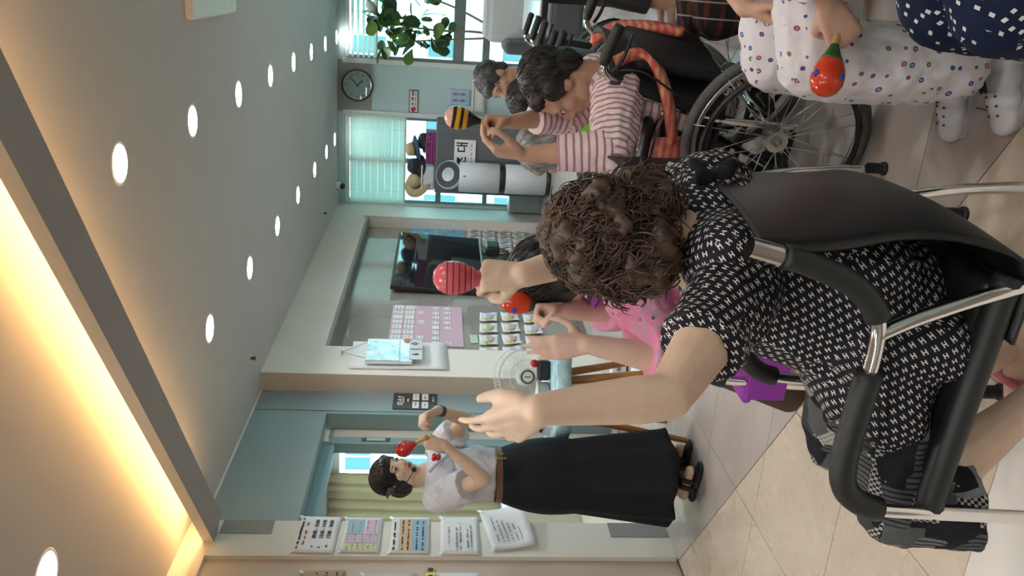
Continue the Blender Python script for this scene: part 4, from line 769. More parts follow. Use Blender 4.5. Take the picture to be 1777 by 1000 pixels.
# ================================================================ STACKING ARMCHAIRS (chrome tube, black sling); local +x = forward, +y = sitter's left
M_sling = mat('black_vinyl_sling', rough=0.42, fn=lambda nt, p_: (bc(nt, nt.mix(nt.noise(8.0), (0.006, 0.006, 0.0065), (0.010, 0.010, 0.010))), nt.put(p_.inputs['Normal'], nt.bump(nt.noise(160.0, detail=3.0), 0.12, 0.003))))
M_pad = mat('black_foam_grip', (0.013, 0.015, 0.016), 0.5)
def armchair(label, loc, rotz, seat_m=None):
    t = thing('armchair', label, 'chair', loc, rotz, 'chrome armchairs with black arms')
    HW = 0.25
    for s in (-1, 1):
        y = s * HW
        side = smooth_path([(-0.215, y, 0.845), (-0.20, y, 0.78), (-0.165, y, 0.70), (-0.115, y, 0.655), (-0.05, y, 0.645), (0.05, y, 0.650), (0.15, y, 0.652), (0.21, y, 0.635), (0.245, y, 0.58), (0.255, y, 0.48), (0.265, y, 0.25), (0.275, y, 0.02)], 6)
        tube('side_tube', M_chrome, side, 0.0125, t, 14)
        tube('back_grip', M_pad, side[2:19], 0.0205, t, 14); tube('arm_pad', M_pad, side[26:50], 0.0225, t, 14)
        one('tube_cap', M_chrome, lambda q: (q.frustum((-0.224, y, 0.885), (-0.212, y, 0.835), 0.017, 0.0175, 18),), t, smooth=False)
        tube('rear_leg', M_chrome, smooth_path([(-0.085, y, 0.648), (-0.12, y, 0.58), (-0.17, y, 0.45), (-0.215, y * 0.93, 0.25), (-0.235, y * 0.86, 0.06)], 6), 0.0125, t, 14)
        for x, y_ in ((-0.2375, y * 0.86), (0.275, y)): one('foot', M_black, lambda q: q.lathe([(0.021, 0.0), (0.021, 0.008), (0.0165, 0.012), (0.0165, 0.055)], 18, Matrix.Translation((x, y_, 0))), t)
        tube('seat_edge', M_pad, [(-0.19, y * 0.95, 0.445), (-0.15, y * 0.95, 0.45), (0.23, y * 0.95, 0.468), (0.262, y * 0.95, 0.462)], 0.024, t, 14)
    tube('cross_tube', M_chrome, [(0.25, -HW, 0.455), (0.25, HW, 0.455)], 0.010, t, 10); tube('cross_tube', M_chrome, [(-0.17, -HW, 0.44), (-0.17, HW, 0.44)], 0.010, t, 10)
    # sling back: one sheet from the top grips down round the back of the seat, and the padded seat
    prof = smooth_path([(-0.225, 0.86), (-0.222, 0.79), (-0.225, 0.70), (-0.235, 0.60), (-0.235, 0.52), (-0.205, 0.44), (-0.14, 0.425)], 5) if False else [V((a, 0, c)) for a, c in ((-0.228, 0.868), (-0.226, 0.80), (-0.232, 0.70), (-0.242, 0.60), (-0.245, 0.52), (-0.225, 0.445), (-0.17, 0.42), (-0.08, 0.42))]
    prof = smooth_path(prof, 4); nw_ = 14; b = MB(); b.smooth = True
    vs = []
    for i, q in enumerate(prof):
        tt = i / (len(prof) - 1); wdt = HW + 0.012 - 0.05 * math.exp(-((tt - 0.42) / 0.18) ** 2)
        for j in range(nw_ + 1):
            u = 2 * j / nw_ - 1; vs.append((q.x - 0.028 * (1 - u * u) * (1 - 0.6 * tt), u * wdt, q.z - 0.010 * (1 - u * u) * (1 if tt < 0.1 else 0)))
    b.add(vs, [(i * (nw_ + 1) + j, i * (nw_ + 1) + j + 1, (i + 1) * (nw_ + 1) + j + 1, (i + 1) * (nw_ + 1) + j) for i in range(len(prof) - 1) for j in range(nw_)])
    o = b.build('backrest', M_sling, t); m_ = o.modifiers.new('thickness', 'SOLIDIFY'); m_.thickness = 0.007
    one('seat', seat_m or M_sling, lambda q: q.rbox((0.045, 0, 0.452), (0.45, 0.475, 0.05), 0.022, seg=4), t, smooth=True)
    return t
PIX = math.pi
armchair('black and chrome armchair of the woman in the black and white blouse', (-0.575, 1.43, 0), PIX - 0.02)
pc = armchair('chrome armchair draped with a purple cushion, under the woman in pink', (-0.715, 2.22, 0), PIX - 0.06, mat('brown_velour', rough=0.9, fn=clothfn((0.085, 0.062, 0.05), 60, 0.3, 0.4)))
armchair('chrome armchair at the photo edge under the woman in dotted clothes', (0.36, 2.06, 0), PIX - 0.05)
armchair('chrome armchair mostly out of view under the navy dotted lap', (0.42, 1.38, 0), PIX)
pu = thing('purple_cushion', 'bright purple felt cushion on the seat of the woman in pink', 'cushion', (-0.735, 2.22, 0.478), PIX - 0.06); M_purple = mat('purple_felt', rough=0.95, fn=clothfn((0.27, 0.035, 0.36), 200, 0.25, 0.18))
one('pad', M_purple, lambda q: q.rbox((0.03, 0, 0.014), (0.54, 0.52, 0.028), 0.013, Matrix.Rotation(0.0, 3, 'Z'), 3), pu, smooth=True); one('flap', M_purple, lambda q: q.rbox((0.09, 0.264, -0.03), (0.38, 0.012, 0.11), 0.005), pu); one('back_flap', M_purple, lambda q: q.rbox((-0.235, 0, 0.08), (0.014, 0.44, 0.18), 0.006), pu)

# ================================================================ WHEELCHAIRS; local +x = forward, +y = sitter's left
M_tyre = mat('grey_tyre', rough=0.75, fn=lambda nt, p_: (bc(nt, nt.mix(nt.noise(20.0), (0.09, 0.09, 0.09), (0.13, 0.13, 0.13))), nt.put(p_.inputs['Normal'], nt.bump(nt.voro(120.0), 0.5, 0.004))))
M_rimm = mat('alloy_rim', (0.50, 0.50, 0.50), 0.3, 1.0); M_frame = mat('dark_frame', (0.02, 0.021, 0.023), 0.35, 0.3); M_nylon = mat('black_nylon', rough=0.6, fn=lambda nt, p_: (bc(nt, nt.mix(nt.noise(9.0), (0.006, 0.006, 0.008), (0.011, 0.011, 0.014))), nt.put(p_.inputs['Normal'], nt.bump(nt.noise(26.0, detail=3.0), 0.35, 0.01))))
M_spoke = mat('spoke_steel', (0.66, 0.66, 0.65), 0.3, 1.0)
def ring(r, y, z=0.0, n=56): return [V((r * math.cos(2 * PI * i / n), y, z + r * math.sin(2 * PI * i / n))) for i in range(n)]
tm = MB(); tm.smooth = True; tm.tube(ring(0.285, 0), 0.0165, 12, True); tyre_me = tm.mesh('tyre', M_tyre)
tm = MB(); tm.smooth = True; tm.tube(ring(0.262, 0), 0.0095, 8, True); rimw_me = tm.mesh('rim', M_rimm)
tm = MB(); tm.smooth = True; tm.tube(ring(0.245, 0.045), 0.0095, 10, True); push_me = tm.mesh('push_rim', M_frame)
tm = MB(); tm.frustum((0, -0.045, 0), (0, 0.03, 0), 0.018, 0.018, 16); tm.frustum((0, -0.03, 0), (0, -0.026, 0), 0.036, 0.036, 20); tm.frustum((0, 0.016, 0), (0, 0.02, 0), 0.036, 0.036, 20); tm.frustum((0, 0.03, 0), (0, 0.05, 0), 0.013, 0.011, 14); hub_me = tm.mesh('hub', M_rimm)
tm = MB(); tm.smooth = True; tm.tube([(0.03, 0.0, 0.0), (0.262, 0.0, 0.10)], 0.0014, 5); spk_me = tm.mesh('spoke', M_spoke)
tm = MB(); [tm.box((0.254 * math.cos(a), 0.022, 0.254 * math.sin(a)), (0.012, 0.046, 0.012)) for a in ()] ; 
def big_wheel(parent, y, s):
    wv = bpy.data.objects.new('wheel', tyre_me); COL.objects.link(wv); wv.parent = parent; wv.location = (0, y, 0.301); wv.scale = (1, s, 1)
    for nme, me in (('rim', rimw_me), ('push_rim', push_me), ('hub', hub_me)): link(nme, me, None, wv)
    for k in range(6):
        a = k * PI / 3 + 0.3; one('push_rim_bracket', M_rimm, lambda q: q.tube([(0.258 * math.cos(a), 0.004, 0.258 * math.sin(a)), (0.246 * math.cos(a), 0.042, 0.246 * math.sin(a))], 0.005, 6), wv)
    for k in range(24):
        o = link('spoke', spk_me, None, wv); a = 2 * PI * (k // 2) / 12 + (0.13 if k % 2 else 0); o.rotation_euler = (0, a, 0); o.scale = (1, 1, 1 if k % 2 else -1); o.location = (0, 0.018 if k % 4 < 2 else -0.028, 0)
        o.rotation_euler.z = 0
    return wv
def wheelchair(label, loc, rotz, full=True, nylon=None):
    t = thing('wheelchair', label, 'wheelchair', loc, rotz, 'wheelchairs'); nylon = nylon or M_nylon
    for s in (-1, 1):
        big_wheel(t, s * 0.27, s); y = s * 0.205
        # frame: handle bend, back post, seat rail, front post, lower rail, footrest
        tube('back_post', M_chrome, smooth_path([(-0.015, y, 0.20), (-0.03, y, 0.5), (-0.085, y, 0.70), (-0.13, y, 0.82), (-0.165, y, 0.862), (-0.20, y, 0.866)], 5), 0.0115, t, 12)
        tube('push_handle', M_pad, [(-0.185, y, 0.868), (-0.205, y, 0.866), (-0.295, y, 0.842), (-0.308, y, 0.838)], [0.0135, 0.018, 0.018, 0.014], t, 14)
        tube('brake_lever', M_frame, smooth_path([(-0.17, y + s * 0.012, 0.84), (-0.21, y + s * 0.02, 0.818), (-0.295, y + s * 0.02, 0.80)], 4), 0.006, t, 8)
        tube('brake_cable', M_frame, smooth_path([(-0.17, y, 0.83), (-0.18, y + s * 0.03, 0.75), (-0.11, y + s * 0.03, 0.62), (-0.04, y, 0.45), (-0.01, y, 0.33)], 5), 0.004, t, 6)
        tube('seat_rail', M_frame, smooth_path([(-0.03, y, 0.47), (0.15, y, 0.48), (0.34, y, 0.485), (0.40, y, 0.44), (0.43, y, 0.30), (0.47, y, 0.15)], 5), 0.0115, t, 10)
        tube('lower_rail', M_frame, [(-0.02, y, 0.22), (0.36, y, 0.22), (0.425, y, 0.32)], 0.011, t, 10)
        tube('arm_rail', M_chrome, smooth_path([(-0.055, y + s * 0.02, 0.66), (0.05, y + s * 0.02, 0.68), (0.25, y + s * 0.02, 0.68), (0.29, y + s * 0.02, 0.63), (0.30, y + s * 0.02, 0.48)], 5), 0.0105, t, 10)
        one('arm_pad', M_pad, lambda q: q.rbox((0.11, y + s * 0.02, 0.702), (0.28, 0.05, 0.03), 0.012, seg=3), t, smooth=True)
        one('side_guard', M_blackpl, lambda q: q.rbox((0.12, y + s * 0.012, 0.575), (0.30, 0.008, 0.17), 0.003), t)
        cwh = one('caster_wheel', M_black, lambda q: (q.tube([V((0.36 + 0.075 * math.cos(2 * PI * i / 28), s * 0.20, 0.0905 + 0.075 * math.sin(2 * PI * i / 28))) for i in range(28)], 0.0155, 8, True), q.frustum((0.36, s * 0.20 - 0.006, 0.09), (0.36, s * 0.20 + 0.006, 0.09), 0.065, 0.065, 20)), t, smooth=True)
        one('caster_fork', M_steel, lambda q: (q.box((0.37, s * 0.20 - 0.022, 0.14), (0.016, 0.004, 0.11)), q.box((0.37, s * 0.20 + 0.022, 0.14), (0.016, 0.004, 0.11)), q.box((0.37, s * 0.20, 0.196), (0.03, 0.05, 0.01)), q.frustum((0.37, s * 0.20, 0.19), (0.37, s * 0.20, 0.24), 0.014, 0.014, 12)), t)
        one('footplate', M_blackpl, lambda q: q.rbox((0.53, s * 0.10, 0.115), (0.15, 0.16, 0.014), 0.005), t)
        one('brake', M_chrome, lambda q: (q.tube([(0.24, s * 0.235, 0.48), (0.29, s * 0.25, 0.58)], 0.008, 8), q.tube([(0.24, s * 0.235, 0.48), (0.27, s * 0.25, 0.44)], 0.009, 8)), t)
    one('cross_brace', M_frame, lambda q: (q.tube([(0.14, -0.20, 0.47), (0.16, 0.20, 0.21)], 0.0105, 10), q.tube([(0.18, 0.20, 0.47), (0.16, -0.20, 0.21)], 0.0105, 10)), t); tube('axle', M_chrome, [(0, -0.25, 0.301), (0, 0.25, 0.301)], 0.012, t, 12)
    one('seat', nylon, lambda q: q.rbox((0.16, 0, 0.49), (0.40, 0.40, 0.035), 0.015, seg=3), t, smooth=True)
    b = MB(); b.smooth = True; vs = []
    for i in range(9):
        z = 0.46 + i * 0.048; xx = -0.03 - 0.10 * (i / 8) ** 1.3
        for j in range(11): u = j / 5 - 1; vs.append((xx - 0.075 * (1 - u * u), u * 0.216, z))
    b.add(vs, [(i * 11 + j, i * 11 + j + 1, i * 11 + j + 12, i * 11 + j + 11) for i in range(8) for j in range(10)]); o = b.build('back_sling', nylon, t); o.modifiers.new('thickness', 'SOLIDIFY').thickness = 0.012
    one('back_pocket', nylon, lambda q: q.rbox((-0.165, 0, 0.62), (0.05, 0.34, 0.28), 0.022, Matrix.Rotation(-0.1, 3, 'Y'), 3), t, smooth=True)
    return t
WA = wheelchair('wheelchair with the big spoked wheel in front, carrying the striped woman', (-0.343, 2.822, 0), PIX - math.radians(16))
text('side_lettering', 'MIKI', 0.030, M_whitepaint, WA, Matrix.Translation((0.20, 0.2225, 0.52)) @ Matrix.Rotation(PI, 4, 'Z') @ Matrix.Rotation(PI / 2, 4, 'X'), bold=0.0008)
box('orange_reflector', mat('orange_reflector', (0.8, 0.22, 0.01), 0.25), (-0.085, -0.02, 0.30), (-0.07, 0.03, 0.34), WA, 0.003)
wheelchair('wheelchair under the grey-haired person in green', (-0.52, 3.52, 0), PIX - 0.13)
wheelchair('wheelchair under the dark-haired elder looking down', (-0.50, 4.19, 0), PIX - 0.05)
wheelchair('wheelchair under the grey-haired elder in the teal flowered shirt', (-0.48, 4.90, 0), PIX - 0.0)
# ================================================================ PEOPLE: skin and clothes grown as continuous surfaces from joint chains
def skinfn(c1, c2):
    def fn(nt, p):
        a = nt.noise(11.0, detail=4.0, rough=0.65); bc(nt, nt.ramp(a, [(0.3, c1), (0.7, c2)]))
        nt.put(p.inputs['Normal'], nt.bump(nt.math('ADD', nt.noise(70.0, detail=3.0), nt.math('MULTIPLY', nt.noise(24.0, nt.map(nt.coord(), scale=(1, 1, 2.4))), 1.5)), 0.10, 0.004))
        p.inputs['Subsurface Weight'].default_value = 0.12; p.inputs['Subsurface Radius'].default_value = (0.012, 0.005, 0.003); p.inputs['Subsurface Scale'].default_value = 0.6
    return fn
SKIN = mat('skin_light', rough=0.5, fn=skinfn((0.64, 0.45, 0.325), (0.74, 0.56, 0.43)))
SKIN_T = mat('skin_tan', rough=0.5, fn=skinfn((0.44, 0.255, 0.175), (0.55, 0.345, 0.25)))
SKIN_P = mat('skin_pale', rough=0.5, fn=skinfn((0.64, 0.41, 0.325), (0.72, 0.51, 0.42)))
M_lip = mat('lips', (0.42, 0.12, 0.11), 0.45); M_lipstick = mat('red_lips', (0.42, 0.045, 0.06), 0.35); M_eyew = mat('eye_white', (0.62, 0.58, 0.54), 0.25); M_iris = mat('dark_iris', (0.02, 0.012, 0.01), 0.15); M_nail = mat('finger_nail', (0.62, 0.42, 0.36), 0.3)
def hairfn(c1, c2, sc=60.0):
    def fn(nt, p):
        v = nt.map(nt.coord(), scale=(1, 1, 0.12)); a = nt.noise(sc, v, 4.0, 0.6); bc(nt, nt.ramp(a, [(0.3, c1), (0.7, c2)])); nt.put(p.inputs['Normal'], nt.bump(a, 0.6, 0.006))
    return fn
HAIR_BK = mat('black_hair', rough=0.38, fn=hairfn((0.006, 0.005, 0.006), (0.028, 0.024, 0.024))); HAIR_BR = mat('brown_hair', rough=0.42, fn=hairfn((0.018, 0.010, 0.007), (0.105, 0.058, 0.034), 40))
HAIR_GR = mat('grey_hair', rough=0.5, fn=hairfn((0.10, 0.105, 0.11), (0.36, 0.37, 0.38))); HAIR_SP = mat('greying_hair', rough=0.45, fn=hairfn((0.015, 0.015, 0.017), (0.11, 0.115, 0.12)))

class Blob(MB):
    """overlapping closed shapes that a voxel remesh fuses into one skin"""
    def __init__(s): super().__init__(); s.smooth = True
    def chain(s, *pr, n=12, flat=(False, False)):
        pr = [(V(p), r) for p, r in pr]
        for i, (p, r) in enumerate(pr):
            if (i == 0 and flat[0]) or (i == len(pr) - 1 and flat[1]): continue
            s.ball(p, r * 0.995, n, 8)
        for (a, ra), (b, rb) in zip(pr, pr[1:]): s.frustum(a, b, ra, rb, n)
        return s
    def skin(s, name, m, parent, voxel=0.006, smooth=6, disp=None, mx=None):
        inv = mx.inverted() if mx is not None else None
        if inv is not None: s.v = [tuple(inv @ V(v)) for v in s.v]
        me = s.mesh(name, m, fix=False); o = link(name, me, None, parent)
        if mx is not None: o.matrix_local = mx
        r = o.modifiers.new('fuse', 'REMESH'); r.mode = 'VOXEL'; r.voxel_size = voxel; r.use_smooth_shade = True
        if smooth: q = o.modifiers.new('soften', 'SMOOTH'); q.factor = 0.5; q.iterations = smooth
        for k, (scale, strength) in enumerate(disp or []):
            tx = bpy.data.textures.new('folds', 'CLOUDS'); tx.noise_scale = scale; tx.noise_depth = 2
            d = o.modifiers.new('folds', 'DISPLACE'); d.texture = tx; d.strength = strength; d.mid_level = 0.5; d.texture_coords = 'LOCAL'
        return o
def limb_mx(a, b, hint=(0, 0, 1)):
    """frame at a with +z along a->b"""
    z = (V(b) - V(a)).normalized(); x = V(hint).cross(z)
    if x.length < 1e-3: x = V((1, 0, 0)).cross(z)
    x.normalize(); y = z.cross(x); m = Matrix((x, y, z)).transposed().to_4x4(); m.translation = V(a); return m
def head_mx(c, face, up=(0, 0, 1)):
    f = V(face).normalized(); r = f.cross(V(up)).normalized(); u = r.cross(f); m = Matrix((r, f, u)).transposed().to_4x4(); m.translation = V(c); return m
def head_prims(b, H, k=1.0, neck=None, jaw=1.0):
    R_ = H.to_3x3()
    def e(c, r): b.ball(H @ (V(c) * k), V(r) * k, 16, 10, R_)
    e((0, -0.014, 0.028), (0.074, 0.092, 0.082)); e((0, 0.028, -0.028), (0.060, 0.060, 0.078)); e((0, 0.046, -0.083), (0.037 * jaw, 0.036, 0.030)); e((0, 0.052, 0.022), (0.052, 0.034, 0.034))
    for s in (-1, 1):
        e((s * 0.036, 0.047, -0.026), (0.027, 0.030, 0.028)); e((s * 0.075, -0.006, -0.008), (0.010, 0.021, 0.031)); e((s * 0.040, 0.015, -0.068), (0.026 * jaw, 0.040, 0.030)); e((s * 0.030, 0.076, 0.016), (0.020, 0.011, 0.008)); e((s * 0.012, 0.090, -0.034), (0.010, 0.011, 0.008))
    b.chain((H @ V((0, 0.082, 0.012)) * 1.0, 0.0085 * k), (H @ (V((0, 0.104, -0.027)) * k), 0.0115 * k), n=10)
    e((0, 0.084, -0.060), (0.022, 0.011, 0.011))
    if neck is not None: b.chain((H @ (V((0, -0.022, -0.05)) * k), 0.056 * k), (V(neck), 0.058 * k))
def face_parts(H, parent, k=1.0, lips=None, brow=None, closed=False):
    def part(name, m, fn): b = MB(); b.smooth = True; fn(b); o = b.build(name, m, parent); o.matrix_local = H; return o
    for s in (-1, 1):
        if not closed:
            e = part('eye', M_eyew, lambda b: b.ball((s * 0.031 * k, 0.0785 * k, 0.001 * k), (0.0145 * k, 0.0075 * k, 0.0062 * k), 12, 8)); i_ = MB(); i_.smooth = True; i_.ball((s * 0.031 * k, 0.0835 * k, 0.0012 * k), (0.0060 * k, 0.0042 * k, 0.0058 * k), 10, 6); i_.build('iris', M_iris, e)
        part('eyelid', M_iris, lambda b: b.tube([V(((s * 0.031 + dx) * k, (0.0855 - 0.9 * (abs(dx)) * 0.35) * k, (0.0072 - dx * dx * 22 if not closed else -0.001 + dx * dx * 18) * k)) for dx in (-0.016, -0.009, 0, 0.009, 0.016)], 0.0016 * k, 6))
        part('eyebrow', brow or HAIR_BK, lambda b: b.tube([V(((s * 0.032 + dx) * k, (0.088 - abs(s * 0.032 + dx) * 0.22) * k, (0.025 - dx * dx * 14) * k)) for dx in (-0.018, -0.008, 0.004, 0.016)], [0.0016 * k, 0.0028 * k, 0.0026 * k, 0.0012 * k], 6))
    part('mouth', lips or M_lip, lambda b: (b.ball((0, 0.0905 * k, -0.0565 * k), (0.020 * k, 0.0065 * k, 0.0042 * k), 14, 8), b.ball((0, 0.0890 * k, -0.0640 * k), (0.017 * k, 0.0070 * k, 0.0048 * k), 14, 8)))
def hair(H, parent, m, prims, strands, k=1.0, voxel=0.006, disp=None, wave=0.0, thick=0.0022, seed=1, length=(0.5, 1.1), lift=1.02, curly=False):
    """prims: ellipsoids (centre, radii) in the head frame; strands follow the first ones"""
    b = Blob()
    for c, r in prims: b.ball(V(c) * k, V(r) * k, 18, 12)
    o = b.skin('hair', m, parent, voxel, 5, disp); o.matrix_local = H
    rnd = random.Random(seed); q = MB(); q.smooth = True
    for _ in range(strands if curly else 0):   # loose curls: short coils lying on the surface, hanging mostly downwards
        c, r = prims[0] if rnd.random() < 0.45 else rnd.choice(prims); c, r = V(c) * k, V(r) * k; n_ = V((rnd.gauss(0, 1), rnd.gauss(0, 1), rnd.gauss(0.2, 1))).normalized(); p_ = c + V((r.x * n_.x, r.y * n_.y, r.z * n_.z)) * rnd.uniform(0.97, 1.05)
        if p_.y > 0.062 * k and p_.z < 0.05 * k: continue
        t_ = V((rnd.gauss(0, 0.75), rnd.gauss(0, 0.75), -1.0)); t_ = (t_ - n_ * t_.dot(n_)).normalized(); bi = n_.cross(t_); L = rnd.uniform(0.03, 0.075); cr = rnd.uniform(0.004, 0.011); tw = rnd.uniform(0.8, 1.8) * 2 * PI; p0 = rnd.uniform(0, 6); bd = rnd.uniform(2, 7); pts = []
        for i in range(13):
            t = i / 12; q_ = p_ + t_ * L * t - n_ * bd * (L * t) ** 2; pts.append(q_ + (n_ * math.cos(tw * t + p0) * 0.6 + bi * math.sin(tw * t + p0)) * cr)
        th = thick * rnd.uniform(0.7, 2.2); q.tube(pts, [th * (1 - 0.7 * abs(2 * i / 12 - 1) ** 3) for i in range(13)], 4)
    for _ in range(0 if curly else strands):
        c, r = prims[0] if rnd.random() < 0.62 or len(prims) == 1 else rnd.choice(prims[1:])
        c, r = V(c) * k, V(r) * k; ph = rnd.uniform(0, 2 * PI); th0 = rnd.uniform(0.05, 1.7); L = rnd.uniform(*length); amp = wave * rnd.uniform(0.5, 1.5); fr = rnd.uniform(5, 9); p0 = rnd.uniform(0, 6); lf = lift + rnd.uniform(-1, 1) * min(0.03, (lift - 1) * 0.8); sw = rnd.gauss(0, 1) * wave * 0.9
        pts = []
        for i in range(9):
            t = i / 8; th = th0 + L * t; f_ = ph + amp * math.sin(fr * t + p0) + 0.12 * t + sw * t; s_ = lf + 0.012 * math.sin(PI * t) + amp * 0.05 * math.cos(fr * t + p0)
            pts.append(c + V((r.x * math.sin(th) * math.cos(f_), r.y * math.sin(th) * math.sin(f_), r.z * math.cos(th))) * s_)
        inside = False
        if all(pt.y < 0.072 * k or pt.z > 0.045 * k for pt in pts): q.tube(pts, [thick * k * (1 - 0.75 * abs(2 * i / 8 - 1) ** 2) + 0.0003 for i in range(9)], 4)
    if strands: st_ = q.build('hair_strands', m, o); tag(st_, kind='stuff')
    return o
FING = [(-0.029, 0.086, (0.040, 0.025, 0.021)), (-0.0095, 0.089, (0.044, 0.029, 0.022)), (0.0095, 0.086, (0.041, 0.027, 0.021)), (0.027, 0.079, (0.033, 0.020, 0.018))]
def hand_prims(b, wrist, d, n, side, curls, k=1.0, thumb=((-0.8, 0.55, 0.25), (-0.45, 0.8, 0.4), (-0.2, 0.9, 0.4)), spread=0.06):
    """wrist position, finger direction d, palm normal n; curls: (knuckle, middle, tip) angles for each of the four fingers"""
    d = V(d).normalized(); n = V(n); n = (n - d * n.dot(d)).normalized(); lat = n.cross(d) if side == 'R' else d.cross(n); wrist = V(wrist); tips = []
    for (o, kd, segs), cu in zip(FING, curls):
        base = wrist + d * kd * k + lat * o * k; b.chain((wrist + d * 0.012 * k + lat * o * 0.55 * k, 0.0165 * k), (base - n * 0.001, 0.0128 * k), n=10)
        ang = 0.0; p = base; r = (0.0092 if spread < 0.1 else 0.0082) * k; fd = (d + lat * o * spread / 0.03).normalized(); pts = [(p, r * 1.08)]
        for L, a in zip(segs, cu): ang += a; p = p + (fd * math.cos(ang) + n * math.sin(ang)) * L * k; r *= 0.90; pts.append((p, r))
        b.chain(*pts, n=10); tips.append(p)
    b.ball(wrist + d * 0.05 * k + n * 0.008 * k, (0.026 * k,) * 3, 10, 7)
    p = wrist + d * 0.022 * k - lat * 0.022 * k + n * 0.008 * k; pts = [(p, 0.0165 * k)]
    for (tl, td, tn), L, r in zip(thumb, (0.042, 0.032, 0.026), (0.0125, 0.0105, 0.0085)): p = p + (lat * tl + d * td + n * tn).normalized() * L * k; pts.append((p, r * k))
    b.chain(*pts, n=10); return tips, p
RELAX = [(0.25, 0.35, 0.25)] * 4; FIST = [(1.25, 1.45, 0.9), (1.3, 1.5, 0.9), (1.35, 1.5, 0.9), (1.4, 1.5, 0.9)]; OPEN = [(0.08, 0.10, 0.08), (0.05, 0.12, 0.08), (0.10, 0.14, 0.1), (0.16, 0.18, 0.1)]
GRIPTH = ((-0.55, 0.55, 0.65), (0.25, 0.65, 0.75), (0.75, 0.45, 0.35))
def person(label, loc, group=None):
    return thing('person', label, 'person', loc, 0, group)
def gmx(p): return Matrix.Translation(-V(p))
# ---------------------------------------------------------------- cloth patterns
def fab(name, rough, fn, bump=0.25):
    def f2(nt, p):
        fn(nt, p); h = nt.math('ADD', nt.noise(14.0, detail=2.0), nt.math('MULTIPLY', nt.noise(150.0, detail=1.0), 0.15)); nt.put(p.inputs['Normal'], nt.bump(h, bump, 0.02)); p.inputs['Sheen Weight'].default_value = 0.0; p.inputs['Specular IOR Level'].default_value = 0.25
    return mat(name, rough=rough, fn=f2)
def cell(nt, u, v, size, shift=0.5):
    """cell-local coordinates -0.5..0.5 in a brick-shifted grid, plus the cell ids"""
    vv = nt.math('DIVIDE', v, size); row = nt.math('FLOOR', vv); uu = nt.math('ADD', nt.math('DIVIDE', u, size), nt.math('MULTIPLY', nt.math('MODULO', row, 2.0), shift)); cu = nt.math('FLOOR', uu)
    return nt.math('SUBTRACT', nt.math('SUBTRACT', uu, cu), 0.5), nt.math('SUBTRACT', nt.math('SUBTRACT', vv, row), 0.5), cu, row
def rot2(nt, u, v, a): c, s = math.cos(a), math.sin(a); return nt.math('ADD', nt.math('MULTIPLY', u, c), nt.math('MULTIPLY', v, -s)), nt.math('ADD', nt.math('MULTIPLY', u, s), nt.math('MULTIPLY', v, c))
def h_print(nt, p):
    u, v = nt.boxuv(); wob = nt.noise(9.0); u = nt.math('MULTIPLY_ADD', wob, 0.012, u); v = nt.math('MULTIPLY_ADD', nt.noise(8.0, nt.map(nt.coord(), loc=(3, 1, 2))), 0.012, v)
    u, v = rot2(nt, u, v, 0.9); x, y, _, _ = cell(nt, u, v, 0.0158); ax, ay = nt.math('ABSOLUTE', x), nt.math('ABSOLUTE', y)
    bars = nt.math('MULTIPLY', nt.math('LESS_THAN', nt.math('ABSOLUTE', nt.math('SUBTRACT', ax, 0.17)), 0.06), nt.math('LESS_THAN', ay, 0.28)); mid = nt.math('MULTIPLY', nt.math('LESS_THAN', ax, 0.17), nt.math('LESS_THAN', ay, 0.06)); bc(nt, nt.mix(nt.math('MAXIMUM', bars, mid), (0.010, 0.010, 0.017), (0.70, 0.67, 0.62)))
F_H = fab('black_blouse_h_print', 0.75, h_print)
def patch(nt, p):
    u, v = nt.boxuv(); vec = nt.comb(u, v); vo = nt.node('ShaderNodeTexVoronoi', distance='CHEBYCHEV'); vo.inputs['Scale'].default_value = 17.0; nt.put(vo.inputs['Vector'], vec); c = nt.sep(vo.outputs['Color'])
    x, y, _, _ = cell(nt, u, v, 0.011, 0.0); st_ = nt.math('GREATER_THAN', nt.math('ABSOLUTE', x), 0.34); chk = nt.math('GREATER_THAN', nt.math('MULTIPLY', x, y), 0.0)
    base = nt.ramp(c[0], [(0.0, (0.010, 0.011, 0.016)), (0.26, (0.06, 0.063, 0.07)), (0.42, (0.22, 0.22, 0.22)), (0.52, (0.012, 0.013, 0.018)), (0.66, (0.12, 0.125, 0.13)), (0.80, (0.012, 0.012, 0.017)), (0.88, (0.30, 0.29, 0.28))], 'CONSTANT')
    a = nt.mix(nt.math('MULTIPLY', st_, nt.math('GREATER_THAN', c[1], 0.45)), base, (0.012, 0.013, 0.018)); b2 = nt.mix(nt.math('MULTIPLY', chk, nt.math('GREATER_THAN', c[2], 0.72)), a, (0.55, 0.54, 0.50)); g = nt.noise(90.0, nt.map(nt.coord(), scale=(1, 6, 1)), 3.0, 0.7); bc(nt, nt.mix(nt.math('MULTIPLY', g, 0.6), b2, (0.012, 0.012, 0.017)))
F_PATCH = fab('grey_patchwork_cloth', 0.8, patch)
def stripes(nt, p):
    z = nt.sep(nt.coord())[2]; z = nt.math('MULTIPLY_ADD', nt.noise(7.0), 0.016, z); f = nt.math('FRACT', nt.math('DIVIDE', z, 0.0225)); s = nt.math('LESS_THAN', nt.math('ABSOLUTE', nt.math('SUBTRACT', f, 0.5)), 0.17); bc(nt, nt.mix(s, (0.74, 0.62, 0.62), (0.38, 0.21, 0.25)))
F_STRIPE = fab('pink_striped_cotton', 0.85, stripes, 0.4)
